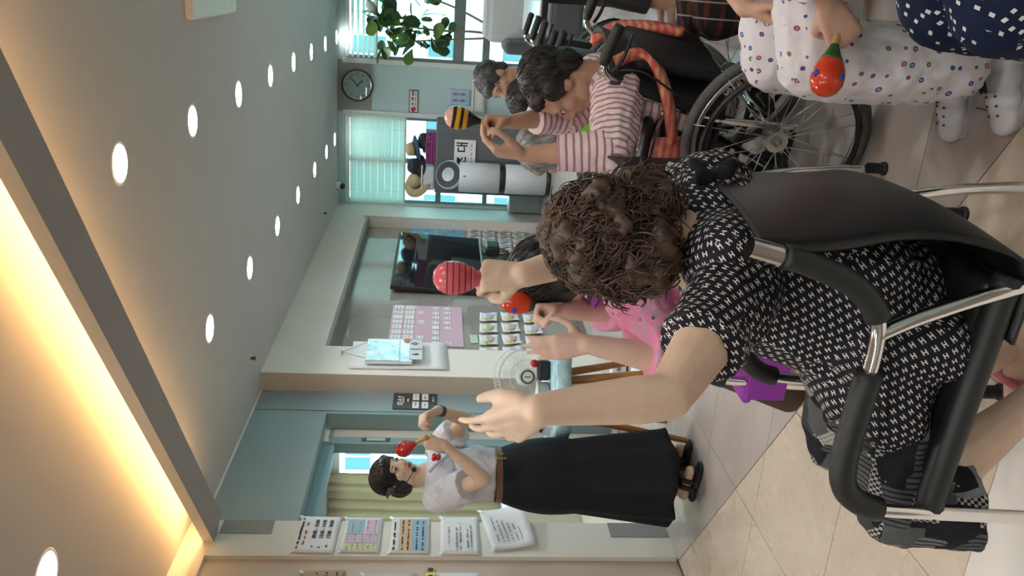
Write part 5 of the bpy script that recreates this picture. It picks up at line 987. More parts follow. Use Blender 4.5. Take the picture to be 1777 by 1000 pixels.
def floral(nt, p):
    v = nt.coord(); d = nt.voro(17.0, v); rg = nt.math('LESS_THAN', nt.math('ABSOLUTE', nt.math('SUBTRACT', nt.math('FRACT', nt.math('MULTIPLY', d, 6.0)), 0.5)), 0.13); msk = nt.math('GREATER_THAN', nt.noise(12.0, nt.map(v, loc=(5, 5, 5))), 0.50); dk = nt.math('LESS_THAN', nt.voro(31.0, v), 0.16)
    base = nt.ramp(nt.noise(8.0, detail=4.0), [(0.3, (0.66, 0.20, 0.35)), (0.7, (0.76, 0.34, 0.48))]); a = nt.mix(nt.math('MULTIPLY', rg, msk), base, (0.42, 0.33, 0.44)); bc(nt, nt.mix(nt.math('MULTIPLY', dk, msk), a, (0.15, 0.11, 0.22)))
F_FLORAL = fab('pink_flowered_cotton', 0.85, floral, 0.45)
def dots(nt, p):
    u, v = nt.boxuv(); vo = nt.node('ShaderNodeTexVoronoi'); vo.inputs['Scale'].default_value = 34.0; vo.inputs['Randomness'].default_value = 0.4; nt.put(vo.inputs['Vector'], nt.comb(u, v)); d = vo.outputs['Distance']; c = nt.sep(vo.outputs['Color'])
    colr = nt.ramp(c[0], [(0.0, (0.03, 0.10, 0.36)), (0.25, (0.26, 0.07, 0.18)), (0.45, (0.16, 0.19, 0.06)), (0.62, (0.12, 0.06, 0.20)), (0.8, (0.36, 0.10, 0.17))], 'CONSTANT'); inn = nt.mix(nt.math('LESS_THAN', d, 0.11), colr, nt.mix(0.55, colr, (0.75, 0.7, 0.5))); bc(nt, nt.mix(nt.math('LESS_THAN', d, 0.22), (0.70, 0.68, 0.70), inn))
F_DOTS = fab('white_cotton_with_coloured_dots', 0.85, dots, 0.3)
def navysq(nt, p):
    u, v = nt.boxuv(); u, v = rot2(nt, u, v, 0.5); vo = nt.node('ShaderNodeTexVoronoi', distance='CHEBYCHEV'); vo.inputs['Scale'].default_value = 60.0; vo.inputs['Randomness'].default_value = 0.5; nt.put(vo.inputs['Vector'], nt.comb(u, v)); bc(nt, nt.mix(nt.math('LESS_THAN', vo.outputs['Distance'], 0.20), (0.006, 0.013, 0.040), (0.66, 0.66, 0.64)))
F_NAVY = fab('navy_cotton_with_white_squares', 0.85, navysq, 0.3)
def plaid(nt, p):
    u, v = nt.boxuv(); x, y, _, _ = cell(nt, u, v, 0.05, 0.0); a = nt.math('LESS_THAN', nt.math('ABSOLUTE', x), 0.05); b2 = nt.math('LESS_THAN', nt.math('ABSOLUTE', y), 0.16); c = nt.mix(b2, (0.012, 0.011, 0.012), (0.07, 0.018, 0.015)); bc(nt, nt.mix(a, c, (0.25, 0.25, 0.22)))
F_PLAID = fab('dark_plaid_cloth', 0.9, plaid)
F_TEAL = fab('teal_flowered_cotton', 0.85, lambda nt, p: bc(nt, nt.mix(nt.math('LESS_THAN', nt.voro(15.0), 0.24), nt.ramp(nt.noise(30.0), [(0.35, (0.01, 0.07, 0.09)), (0.65, (0.02, 0.20, 0.21))]), (0.55, 0.10, 0.24))))
F_WHITE = fab('white_shirt_cotton', 0.8, lambda nt, p: bc(nt, nt.ramp(nt.noise(5.0), [(0.3, (0.60, 0.63, 0.70)), (0.7, (0.70, 0.72, 0.77))])), 0.5)
F_BLACK = fab('black_skirt_cloth', 0.8, lambda nt, p: bc(nt, nt.mix(nt.noise(4.0), (0.007, 0.008, 0.012), (0.012, 0.013, 0.018))), 0.2)
F_BLUEFL = fab('blue_flowered_cloth', 0.85, lambda nt, p: bc(nt, nt.ramp(nt.voro(26.0), [(0.2, (0.05, 0.12, 0.30)), (0.4, (0.42, 0.47, 0.52)), (0.6, (0.10, 0.13, 0.17))])))
F_BROWN = fab('brown_velour_cloth', 0.9, lambda nt, p: bc(nt, nt.mix(nt.noise(12.0, detail=4.0), (0.05, 0.035, 0.028), (0.11, 0.085, 0.068))))
F_GREEN = fab('bright_green_cloth', 0.85, lambda nt, p: bc(nt, nt.mix(nt.noise(6.0), (0.13, 0.36, 0.02), (0.20, 0.48, 0.04))))
F_GREYCL = fab('dark_grey_trousers', 0.85, lambda nt, p: bc(nt, nt.mix(nt.noise(6.0), (0.03, 0.03, 0.035), (0.05, 0.05, 0.055))))
M_wh_rub = mat('white_foam_shoe', (0.66, 0.66, 0.70), 0.5); M_pinkrub = mat('pink_foam_slipper', (0.60, 0.17, 0.26), 0.55)
# ---------------------------------------------------------------- maracas
def maraca(label, ball_c, tip_dir, r, length, body_m, neck_m, handle_m, bands=None, dot=None):
    """egg-shaped shaker; ball centre, direction from handle to ball"""
    t = thing('maraca', label, 'maraca'); z = V(tip_dir).normalized(); m_ = limb_mx(V(ball_c), V(ball_c) + z, (0.3, 0.5, 0.2)); t.matrix_world = m_
    prof = [(0.001, 1.28), (0.35, 1.22), (0.72, 0.98), (0.95, 0.55), (1.0, 0.1), (0.93, -0.4), (0.74, -0.85), (0.5, -1.2), (0.34, -1.45)]
    one('shell', body_m, lambda b: b.lathe([(a * r, c * r) for a, c in reversed(prof)], 28), t, smooth=True)
    one('collar', neck_m, lambda b: b.lathe([(0.20 * r, -2.0 * r), (0.34 * r, -1.6 * r), (0.56 * r, -1.15 * r), (0.68 * r, -0.99 * r), (0.64 * r, -0.97 * r)], 24), t, smooth=True)
    one('handle', handle_m, lambda b: b.lathe([(0.001, -1.9 * r - length - 0.006), (0.011, -1.9 * r - length), (0.012, -1.9 * r - length + 0.015), (0.0085, -1.9 * r - length * 0.5), (0.009, -1.7 * r)], 16), t, smooth=True)
    for zz, bm_, w_ in bands or []:
        rr = [a for a, c in prof]; cs = [c for a, c in prof]
        def rad(c):
            for i in range(len(prof) - 1):
                if cs[i] >= c >= cs[i + 1]: f_ = (cs[i] - c) / (cs[i] - cs[i + 1]); return rr[i] + (rr[i + 1] - rr[i]) * f_
            return 0.3
        one('band', bm_, lambda b: b.lathe([((rad(zz + q) + 0.015) * r, (zz + q) * r) for q in (-w_, -w_ * 0.4, w_ * 0.4, w_)], 26, cap=False), t, smooth=True)
    if dot:
        for a in (0.2, 1.7, 3.3, 4.8):
            one('painted_flower', dot, lambda b: [b.ball((0.985 * r * math.cos(a + dx), 0.985 * r * math.sin(a + dx), 0.1 * r + dz), 0.13 * r, 8, 5) for dx, dz in ((0, 0.004), (0.12, 0.0), (-0.12, 0.0), (0.0, -0.004))], t, smooth=True)
    return t
M_mred = mat('red_lacquer', (0.42, 0.015, 0.012), 0.2); M_morange = mat('orange_red_lacquer', (0.62, 0.055, 0.018), 0.18); M_mpink = mat('pink_lacquer', (0.62, 0.11, 0.14), 0.25); M_mgreen = mat('green_lacquer', (0.015, 0.10, 0.02), 0.25); M_mdkgreen = mat('olive_lacquer', (0.03, 0.05, 0.02), 0.3); M_mwood = mat('maraca_wood', (0.44, 0.24, 0.08), 0.4); M_myel = mat('yellow_lacquer', (0.68, 0.36, 0.01), 0.25); M_mblk = mat('black_lacquer', (0.01, 0.01, 0.01), 0.25); M_mface = mat('pale_pink_lacquer', (0.70, 0.42, 0.34), 0.3); M_mblue = mat('blue_paint', (0.04, 0.06, 0.40), 0.4); M_mdkred = mat('dark_red_paint', (0.22, 0.02, 0.03), 0.4)
# ================================================================ THE PEOPLE (world coordinates; the row faces -x, the instructor faces +x)
def shoe_prims(b, heel, toe, w_=0.045, h=0.05):
    heel, toe = V(heel), V(toe); d = (toe - heel).normalized(); L = (toe - heel).length
    for t, ww, hh in ((0.12, 0.8, 1.0), (0.3, 0.85, 1.15), (0.5, 0.95, 1.0), (0.7, 1.05, 0.85), (0.88, 0.9, 0.62)):
        c = heel + d * L * t; b.ball(c + V((0, 0, h * 0.5 * hh)), V((L * 0.17, w_ * ww, h * 0.5 * hh)), 12, 8, Matrix.Rotation(math.atan2(d.y, d.x), 3, 'Z'))
# ---------------------------------------------------------------- woman in front, black blouse
t = person('woman in black blouse with white H print seen from behind, arm raised', (-0.50, 1.43, 0)); G = gmx((-0.50, 1.43, 0))
def g(p): return V(p) - V((-0.50, 1.43, 0))
Hd = Matrix.Translation(-V((-0.50, 1.43, 0))) @ head_mx((-0.425, 1.42, 1.035), (-0.62, 0.76, -0.12))
b = Blob(); head_prims(b, Hd, 1.0, g((-0.43, 1.425, 0.86)))
b.chain((g((-0.44, 1.425, 0.88)), 0.075), (g((-0.49, 1.43, 0.75)), 0.13), (g((-0.53, 1.43, 0.60)), 0.15), (g((-0.50, 1.43, 0.545)), 0.14))
LS, LE, LW = g((-0.478, 1.275, 0.860)), g((-0.556, 1.068, 1.010)), g((-0.566, 1.040, 1.205)); RS, RE, RW = g((-0.37, 1.555, 0.85)), g((-0.49, 1.60, 0.975)), g((-0.530, 1.508, 1.188))
b.chain((LS, 0.055), (LS.lerp(LE, 0.5), 0.048), (LE, 0.035), (LE.lerp(LW, 0.25), 0.0365), (LE.lerp(LW, 0.6), 0.031), (LW, 0.0235)); b.chain((RS, 0.055), (RS.lerp(RE, 0.5), 0.048), (RE, 0.040), (RE.lerp(RW, 0.3), 0.040), (RE.lerp(RW, 0.65), 0.032), (RW, 0.026))
hand_prims(b, LW, (-0.62, 0.48, 0.50), (0.35, 0.75, -0.3), 'L', [(0.10, 0.2, 0.15), (0.15, 0.25, 0.2), (0.2, 0.3, 0.2), (0.28, 0.35, 0.25)], 0.92, ((-0.45, 0.85, 0.35), (-0.15, 0.95, 0.25), (-0.05, 0.95, 0.2)), 0.13)
hand_prims(b, RW, (-0.05, 0.0, 1.0), (-0.55, 0.65, 0.0), 'R', FIST, 0.86, GRIPTH)
KN, KF = g((-0.895, 1.288, 0.462)), g((-0.885, 1.530, 0.458)); AN, AF = g((-0.655, 1.405, 0.095)), g((-0.70, 1.60, 0.095))
for hp, kn, an in ((g((-0.52, 1.34, 0.545)), KN, AN), (g((-0.52, 1.52, 0.545)), KF, AF)):
    b.chain((hp, 0.085), (kn, 0.058)); b.chain((kn, 0.056), (kn.lerp(an, 0.3), 0.055), (kn.lerp(an, 0.7), 0.037), (an, 0.032)); fd = V((-0.93, 0.25, -0.05)).normalized() if hp is not None else None
    b.chain((an + V((0.03, 0, -0.045)), 0.030), (an + V((-0.05, 0.0, -0.05)), 0.030), (an + V((-0.12, 0.0, -0.062)), 0.022))
b.skin('body', SKIN, t, 0.0045, 4)
# blouse: torso, short sheer sleeves, bow at the neck
b = Blob(); b.chain((g((-0.44, 1.43, 0.850)), 0.085), (g((-0.48, 1.43, 0.76)), 0.145), (g((-0.505, 1.42, 0.65)), 0.158), (g((-0.525, 1.41, 0.56)), 0.165)); b.chain((LS + V((0.05, 0.05, -0.01)), 0.085), (g((-0.44, 1.42, 0.84)), 0.09), (RS + V((0.0, -0.04, -0.01)), 0.082)); b.chain((g((-0.56, 1.31, 0.56)), 0.105), (g((-0.54, 1.255, 0.50)), 0.075)); b.chain((g((-0.46, 1.34, 0.60)), 0.10), (g((-0.46, 1.5, 0.60)), 0.10), n=14); b.chain((g((-0.60, 1.38, 0.56)), 0.12), (g((-0.67, 1.33, 0.55)), 0.09)); b.chain((g((-0.62, 1.29, 0.535)), 0.085), (g((-0.68, 1.265, 0.535)), 0.070))
b.skin('blouse', F_H, t, 0.007, 10, [(0.09, 0.022)])
for nme, a0, e0, hint in (('sleeve', LS, LE, (0, 0, 1)), ('sleeve', RS, RE, (0, 0, 1))):
    b = Blob(); d_ = (e0 - a0); b.chain((a0 - d_ * 0.15, 0.078), (a0 + d_ * 0.12, 0.076), (a0 + d_ * 0.38, 0.068), (a0 + d_ * 0.55, 0.071), flat=(False, True)); b.skin(nme, F_H, t, 0.006, 4, [(0.05, 0.016)])
b = Blob(); cN = g((-0.335, 1.49, 0.85)); [b.chain((cN, 0.014), (cN + V(q) * 0.04, 0.020), (cN + V(q) * 0.06, 0.012), n=8) for q in ((0.6, 0.5, 0.5), (0.5, -0.6, 0.6), (0.7, 0.2, -0.6), (0.3, 0.8, -0.2), (0.6, -0.4, -0.3))]; b.skin('neck_bow', F_BLACK, t, 0.005, 2)
one('pearl_button', mat('pearl', (0.8, 0.78, 0.72), 0.2), lambda q: q.ball(g((-0.345, 1.515, 0.885)), 0.009, 12, 8), t, smooth=True)
b = Blob()
for hp, kn, dn in ((g((-0.53, 1.35, 0.54)), KN, V((0.02, -0.02, -0.135))), (g((-0.53, 1.50, 0.54)), KF, V((0.03, 0.0, -0.12)))):
    b.chain((hp, 0.105), (hp.lerp(kn, 0.6), 0.088), (kn, 0.080)); b.chain((kn, 0.076), (kn + dn * 0.6, 0.080), (kn + dn * 1.0, 0.086), flat=(False, True))
b.skin('trousers', F_PATCH, t, 0.0075, 6, [(0.08, 0.028)])
for an in (AN, AF):
    b = Blob(); shoe_prims(b, an + V((0.06, -0.01, -0.095)), an + V((-0.17, 0.01, -0.095)), 0.042, 0.026); b.chain((an + V((-0.07, -0.045, -0.07)), 0.008), (an + V((-0.07, -0.03, -0.028)), 0.012), (an + V((-0.07, 0.03, -0.028)), 0.012), (an + V((-0.07, 0.045, -0.07)), 0.008)); b.skin('slipper', M_pinkrub, t, 0.006, 3)
hair(Hd, t, HAIR_BR, [((0, -0.020, 0.028), (0.098, 0.108, 0.102)), ((0.045, -0.050, -0.040), (0.064, 0.058, 0.066)), ((-0.045, -0.050, -0.040), (0.064, 0.058, 0.066)), ((0, 0.035, 0.056), (0.080, 0.056, 0.052)), ((0.072, 0.0, -0.02), (0.034, 0.058, 0.058)), ((-0.072, 0.0, -0.02), (0.034, 0.058, 0.058))], 2600, 1.0, 0.006, [(0.05, 0.050), (0.022, 0.026)], 1.1, 0.0011, 5, (0.35, 0.95), 1.04, True)
face_parts(Hd, t)
maraca('pink maraca with dark lines held up by the woman in the black blouse', (-0.541, 1.508, 1.318), (-0.02, 0.02, 1.0), 0.033, 0.075, M_mpink, M_mpink, M_mwood, [(zz, M_mdkred, 0.035) for zz in (-0.95, -0.6, -0.25, 0.1, 0.45)])
# ---------------------------------------------------------------- woman in pink beyond her
O = V((-0.72, 2.24, 0)); t = person('woman in pink flowered blouse beside the purple cushion, hands raised', O)
def g(p): return V(p) - O
Hd = Matrix.Translation(-O) @ head_mx((-0.800, 2.285, 1.012), (-0.9, 0.42, -0.12)); b = Blob(); head_prims(b, Hd, 1.0, g((-0.78, 2.28, 0.84)))
b.chain((g((-0.77, 2.27, 0.85)), 0.07), (g((-0.74, 2.25, 0.72)), 0.12), (g((-0.70, 2.24, 0.57)), 0.14)); LS, LE, LW = g((-0.80, 2.08, 0.80)), g((-0.90, 1.93, 0.735)), g((-0.866, 1.944, 0.958)); RS, RE, RW = g((-0.76, 2.42, 0.80)), g((-0.93, 2.36, 0.80)), g((-0.884, 2.215, 0.978))
for s_, e_, w_ in ((LS, LE, LW), (RS, RE, RW)): b.chain((s_, 0.052), (e_, 0.042), (e_.lerp(w_, 0.3), 0.041), (e_.lerp(w_, 0.7), 0.032), (w_, 0.026))
hand_prims(b, LW, (-0.18, 0.05, 1.0), (-0.2, 1.0, 0.0), 'L', [(0.15, 0.25, 0.2), (0.12, 0.2, 0.15), (0.18, 0.2, 0.15), (0.3, 0.2, 0.2)], 0.92, ((-0.8, 0.45, 0.35), (-0.5, 0.8, 0.25), (-0.2, 0.95, 0.1))); hand_prims(b, RW, (-0.05, -0.05, 1.0), (-0.5, -0.8, 0.0), 'R', FIST, 0.92, GRIPTH)
for s_ in (-1, 1): b.chain((g((-0.70, 2.28 + s_ * 0.08, 0.57)), 0.075), (g((-1.06, 2.40 + s_ * 0.10, 0.50)), 0.052), (g((-1.24, 2.50 + s_ * 0.11, 0.10)), 0.036)); 
b.skin('body', SKIN_P, t, 0.006, 5)
b = Blob(); b.chain((g((-0.775, 2.275, 0.815)), 0.085), (g((-0.75, 2.25, 0.72)), 0.165), (g((-0.74, 2.24, 0.60)), 0.18)); b.chain((LS, 0.085), (g((-0.77, 2.26, 0.82)), 0.085), (RS, 0.085)); b.skin('blouse', F_FLORAL, t, 0.0075, 8, [(0.07, 0.02)])
for s_, e_, w_ in ((LS, LE, LW), (RS, RE, RW)): b = Blob(); b.chain((s_, 0.082), (e_, 0.072), (e_.lerp(w_, 0.26), 0.064), flat=(False, True)); b.chain((e_.lerp(w_, 0.10), 0.070), (e_.lerp(w_, 0.24), 0.071), flat=(True, True)); b.skin('sleeve', F_FLORAL, t, 0.006, 3, [(0.05, 0.014)])
one('collar', M_purple, lambda q: q.tube([g((-0.80 + 0.075 * math.cos(a), 2.28 + 0.075 * math.sin(a), 0.885)) for a in [2 * PI * i / 20 for i in range(20)]], 0.016, 8, True), t, smooth=True)
b = Blob(); [b.chain((g((-0.72, 2.28 + s_ * 0.08, 0.575)), 0.085), (g((-1.06, 2.40 + s_ * 0.10, 0.51)), 0.068), (g((-1.23, 2.50 + s_ * 0.11, 0.16)), 0.062), flat=(False, True)) for s_ in (-1, 1)]; b.skin('trousers', F_BROWN, t, 0.009, 4)
for s_ in (-1, 1): b = Blob(); shoe_prims(b, g((-1.20, 2.50 + s_ * 0.11, 0.0)), g((-1.42, 2.60 + s_ * 0.12, 0.0)), 0.046, 0.07); b.skin('shoe', M_wh_rub, t, 0.008, 3)
hair(Hd, t, HAIR_BK, [((0, -0.022, 0.036), (0.092, 0.106, 0.094)), ((0.0, -0.065, -0.03), (0.078, 0.05, 0.065)), ((0.066, -0.015, -0.015), (0.028, 0.058, 0.06)), ((-0.066, -0.015, -0.015), (0.028, 0.058, 0.06))], 260, 1.0, 0.007, [(0.05, 0.008)], 0.10, 0.0016, 6, (0.6, 1.2), 1.01); face_parts(Hd, t)
maraca('orange-red maraca with olive neck held by the woman in pink', (-0.864, 2.232, 1.118), (0.12, 0.10, 1.0), 0.040, 0.07, M_morange, M_mdkgreen, M_mwood, None, M_mblue)
# ---------------------------------------------------------------- striped woman in the wheelchair
O = V((-0.40, 2.83, 0)); t = person('dark-haired woman in pink striped shirt sitting in the wheelchair', O)
def g(p): return V(p) - O
Hd = Matrix.Translation(-O) @ head_mx((-0.320, 2.79, 0.970), (-0.96, -0.08, -0.24)); b = Blob(); head_prims(b, Hd, 1.03, g((-0.285, 2.80, 0.82)))
b.chain((g((-0.30, 2.80, 0.83)), 0.07), (g((-0.35, 2.81, 0.70)), 0.11), (g((-0.40, 2.82, 0.58)), 0.12)); LS, LE, LW = g((-0.335, 2.635, 0.800)), g((-0.462, 2.462, 0.838)), g((-0.490, 2.492, 1.098)); RS, RE, RW = g((-0.31, 2.95, 0.82)), g((-0.425, 2.90, 0.915)), g((-0.440, 2.772, 1.120))
for s_, e_, w_ in ((LS, LE, LW), (RS, RE, RW)): b.chain((s_, 0.052), (e_, 0.042), (e_.lerp(w_, 0.3), 0.040), (e_.lerp(w_, 0.75), 0.030), (w_, 0.025))
hand_prims(b, LW, (0.05, 0.12, 1.0), (0.9, 0.5, 0.2), 'L', [(0.55, 0.55, 0.4), (0.6, 0.55, 0.4), (0.65, 0.55, 0.4), (0.7, 0.5, 0.4)], 1.0, ((-0.6, 0.7, 0.4), (-0.2, 0.9, 0.4), (0.0, 0.9, 0.4))); hand_prims(b, RW, (-0.02, -0.10, 1.0), (-0.75, -0.6, 0.0), 'R', FIST, 0.95, GRIPTH)
FWD = V((-0.961, 0.276, 0)); LFT = V((-0.276, -0.961, 0))
for s_ in (-1, 1): h0 = g((-0.38, 2.83, 0.56)) + LFT * s_ * 0.09; k0 = h0 + FWD * 0.40 + V((0, 0, -0.02)); a0 = k0 + FWD * 0.10 + V((0, 0, -0.38)); b.chain((h0, 0.08), (k0, 0.055), (k0.lerp(a0, 0.3), 0.05), (a0, 0.034))
b.skin('body', SKIN_T, t, 0.0055, 5)
zt = limb_mx(g((-0.36, 2.82, 0.45)), g((-0.33, 2.81, 0.9))); b = Blob(); b.chain((g((-0.31, 2.80, 0.815)), 0.080), (g((-0.355, 2.82, 0.72)), 0.128), (g((-0.405, 2.83, 0.60)), 0.140), (g((-0.42, 2.83, 0.54)), 0.140)); b.chain((g((-0.35, 2.70, 0.70)), 0.10), (g((-0.38, 2.70, 0.58)), 0.10)); b.chain((g((-0.35, 2.93, 0.70)), 0.10), (g((-0.38, 2.95, 0.58)), 0.10)); b.chain((LS + V((0.01, 0.05, 0)), 0.080), (g((-0.31, 2.80, 0.80)), 0.080), (RS + V((0, -0.03, 0)), 0.08)); b.skin('shirt', F_STRIPE, t, 0.007, 8, [(0.06, 0.022)], zt)
for s_, e_, w_, f_ in ((LS, LE, LW, 0.62), (RS, RE, RW, 0.60)):
    b = Blob(); b.chain((s_ - (e_ - s_) * 0.1, 0.088), (s_.lerp(e_, 0.6), 0.078), (e_, 0.072)); b.skin('upper_sleeve', F_STRIPE, t, 0.006, 4, [(0.05, 0.020)], limb_mx(s_, e_)); b = Blob(); b.chain((e_, 0.070), (e_.lerp(w_, 0.3), 0.062), (e_.lerp(w_, f_), 0.054), flat=(False, True)); b.skin('forearm_sleeve', F_STRIPE, t, 0.006, 3, [(0.05, 0.010)], limb_mx(e_, w_))
b = Blob(); [b.chain((g((-0.38, 2.83, 0.565)) + LFT * s_ * 0.09, 0.10), (g((-0.38, 2.83, 0.55)) + LFT * s_ * 0.10 + FWD * 0.40, 0.072), (g((-0.38, 2.83, 0.20)) + LFT * s_ * 0.10 + FWD * 0.50, 0.06), flat=(False, True)) for s_ in (-1, 1)]; b.skin('trousers', F_GREYCL, t, 0.009, 4)
for s_ in (-1, 1): b = Blob(); q0 = g((-0.38, 2.83, 0.122)) + LFT * s_ * 0.10; shoe_prims(b, q0 + FWD * 0.46, q0 + FWD * 0.69, 0.045, 0.07); b.skin('shoe', mat('wine_red_shoe', (0.16, 0.03, 0.03), 0.6), t, 0.008, 3)
hair(Hd, t, HAIR_BK, [((0, -0.044, 0.036), (0.090, 0.090, 0.088)), ((0.0, -0.072, -0.020), (0.080, 0.050, 0.070)), ((0.0, 0.018, 0.072), (0.066, 0.046, 0.034)), ((0.066, -0.012, 0.022), (0.026, 0.048, 0.046)), ((-0.066, -0.012, 0.022), (0.026, 0.048, 0.046))], 420, 1.03, 0.0065, [(0.04, 0.012)], 0.12, 0.0017, 7, (0.5, 1.1), 1.012); face_parts(Hd, t, 1.03)
one('name_badge', mat('blue_white_badge', rough=0.4, fn=lambda nt, p_: bc(nt, nt.mix(nt.math('LESS_THAN', nt.voro(22.0), 0.4), (0.66, 0.62, 0.6), (0.12, 0.30, 0.48)))), lambda q: q.rbox(g((-0.475, 2.70, 0.76)), (0.02, 0.08, 0.05), 0.006, Matrix.Rotation(0.3, 3, 'Z')), t)
maraca('bee-striped black and yellow maraca held by the striped woman', (-0.436, 2.772, 1.292), (0.12, 0.02, 1.0), 0.038, 0.07, M_mface, M_mblk, M_mwood, [(-1.2, M_myel, 0.2), (-0.85, M_mblk, 0.14), (-0.5, M_myel, 0.2), (-0.2, M_mblk, 0.14), (0.12, M_myel, 0.2), (0.45, M_mblk, 0.16)])
# coral woven belt round her and the wheelchair back
M_coral = fab('coral_knit', 0.9, lambda nt, p: bc(nt, nt.ramp(nt.math('ADD', nt.noise(26.0), nt.math('MULTIPLY', nt.math('SINE', nt.math('MULTIPLY', nt.sep(nt.coord())[2], 260.0)), 0.16)), [(0.3, (0.60, 0.10, 0.10)), (0.55, (0.66, 0.22, 0.15)), (0.8, (0.70, 0.48, 0.26))])), 0.6)
bl_ = thing('waist_belt', 'coral woven belt looped from the wheelchair handle round the striped woman', 'belt')
def ribbon(b, pts, wd, up=(0, 0, 1), th=0.006):
    pts = smooth_path(pts, 6); vs = []; n = len(pts)
    for i, p in enumerate(pts):
        tn = (pts[min(i + 1, n - 1)] - pts[max(i - 1, 0)]).normalized(); u_ = V(up) - tn * V(up).dot(tn); u_.normalize(); s_ = tn.cross(u_) * th / 2; w_ = wd if not hasattr(wd, '__len__') else wd[0] + (wd[1] - wd[0]) * i / (n - 1)
        vs += [p + u_ * w_ / 2 + s_, p - u_ * w_ / 2 + s_, p - u_ * w_ / 2 - s_, p + u_ * w_ / 2 - s_]
    b.add(vs, [(4 * i + j, 4 * i + (j + 1) % 4, 4 * i + 4 + (j + 1) % 4, 4 * i + 4 + j) for i in range(n - 1) for j in range(4)] + [(3, 2, 1, 0), (4 * n - 4, 4 * n - 3, 4 * n - 2, 4 * n - 1)])
one('strap', M_coral, lambda b: ribbon(b, [(-0.215, 2.60, 0.83), (-0.185, 2.59, 0.76), (-0.23, 2.565, 0.70), (-0.34, 2.575, 0.65), (-0.45, 2.59, 0.62)], 0.032, (0.5, -0.3, 0.7), 0.02), bl_, smooth=True)
one('apron', M_coral, lambda b: ribbon(b, [(-0.43, 2.585, 0.63), (-0.52, 2.60, 0.62), (-0.60, 2.70, 0.61), (-0.64, 2.80, 0.60)], (0.09, 0.15)), bl_, smooth=True)
one('strap', M_coral, lambda b: ribbon(b, [(-0.175, 2.97, 0.84), (-0.125, 2.92, 0.77), (-0.115, 2.88, 0.66), (-0.125, 2.84, 0.56)], 0.05, (0.3, 0.9, 0.0), 0.022), bl_, smooth=True)
# ---------------------------------------------------------------- the instructor
O = V((-2.34, 3.60, 0)); t = person('standing instructor in white shirt and long black skirt, shaking red maracas', O)
def g(p): return V(p) - O
Hd = Matrix.Translation(-O) @ head_mx((-2.335, 3.592, 1.515), (0.90, -0.34, -0.16)); b = Blob(); head_prims(b, Hd, 0.98, g((-2.345, 3.61, 1.345)), 0.92)
b.chain((g((-2.345, 3.61, 1.36)), 0.06), (g((-2.34, 3.60, 1.22)), 0.11), (g((-2.335, 3.60, 1.02)), 0.105), (g((-2.34, 3.60, 0.90)), 0.13))
RS, RE, RW = g((-2.392, 3.49, 1.282)), g((-2.210, 3.375, 1.090)), g((-2.045, 3.395, 1.278)); LS, LE, LW = g((-2.27, 3.74, 1.285)), g((-2.065, 3.675, 1.170)), g((-1.955, 3.565, 1.318))
for s_, e_, w_ in ((RS, RE, RW), (LS, LE, LW)): b.chain((s_, 0.046), (e_, 0.036), (e_.lerp(w_, 0.3), 0.036), (e_.lerp(w_, 0.75), 0.026), (w_, 0.0225))
hand_prims(b, RW, (0.15, 0.02, 1.0), (-0.2, 0.95, 0.0), 'R', FIST, 0.92, GRIPTH); hand_prims(b, LW, (-0.10, -0.55, 0.75), (-0.5, -0.3, -0.3), 'L', [(0.9, 1.0, 0.6)] * 4, 0.95, GRIPTH)
for y0, kx in ((3.505, -2.345), (3.70, -2.335)): b.chain((g((-2.34, 3.60 + (y0 - 3.6) * 0.8, 0.88)), 0.085), (g((kx, y0, 0.48)), 0.052), (g((kx - 0.02, y0, 0.32)), 0.048), (g((kx, y0, 0.10)), 0.031)); b.chain((g((kx - 0.03, y0, 0.065)), 0.028), (g((kx + 0.06, y0 - 0.01, 0.065)), 0.030), (g((kx + 0.125, y0 - 0.02, 0.058)), 0.024))
b.skin('body', SKIN_T if False else SKIN, t, 0.0055, 5)
b = Blob(); b.chain((g((-2.34, 3.605, 1.305)), 0.072), (g((-2.335, 3.60, 1.22)), 0.135), (g((-2.33, 3.60, 1.11)), 0.140), (g((-2.33, 3.60, 1.015)), 0.128), flat=(False, True)); b.chain((RS + V((0, 0.04, 0)), 0.07), (g((-2.34, 3.61, 1.29)), 0.075), (LS + V((0, -0.03, 0)), 0.07)); b.skin('shirt', F_WHITE, t, 0.0065, 6, [(0.05, 0.018)])
for s_, e_ in ((RS, RE), (LS, LE)): b = Blob(); d_ = e_ - s_; b.chain((s_ - d_ * 0.1, 0.075), (s_ + d_ * 0.3, 0.086), (s_ + d_ * 0.62, 0.080), flat=(False, True)); b.skin('sleeve', F_WHITE, t, 0.006, 3, [(0.04, 0.016)])
M_collar = fab('pale_blue_collar', 0.8, lambda nt, p: bc(nt, nt.mix(nt.noise(5.0), (0.36, 0.42, 0.55), (0.46, 0.52, 0.62))))
def collar(b):
    n = 28; vs = []
    for k, (r, z) in enumerate(((0.066, 1.372), (0.085, 1.362), (0.125, 1.335), (0.150, 1.29))):
        for i in range(n):
            a = 2 * PI * i / n; fr = 0.5 + 0.5 * math.cos(a + 0.36); vs.append(g((-2.34 + r * (0.82 + 0.12 * fr) * math.cos(a), 3.605 + r * math.sin(a), z - 0.05 * fr * k / 3 - 0.015 * fr)))
    b.add(vs, [(k * n + i, k * n + (i + 1) % n, (k + 1) * n + (i + 1) % n, (k + 1) * n + i) for k in range(3) for i in range(n)])
o = one('collar', F_WHITE, collar, t, smooth=True); o.modifiers.new('thickness', 'SOLIDIFY').thickness = 0.006
one('collar_edge', M_collar, lambda b: b.tube(smooth_path([g((-2.26, 3.50, 1.345)), g((-2.215, 3.52, 1.30)), g((-2.19, 3.56, 1.25)), g((-2.21, 3.62, 1.29)), g((-2.27, 3.68, 1.34))], 5), 0.008, 6), t, smooth=True)
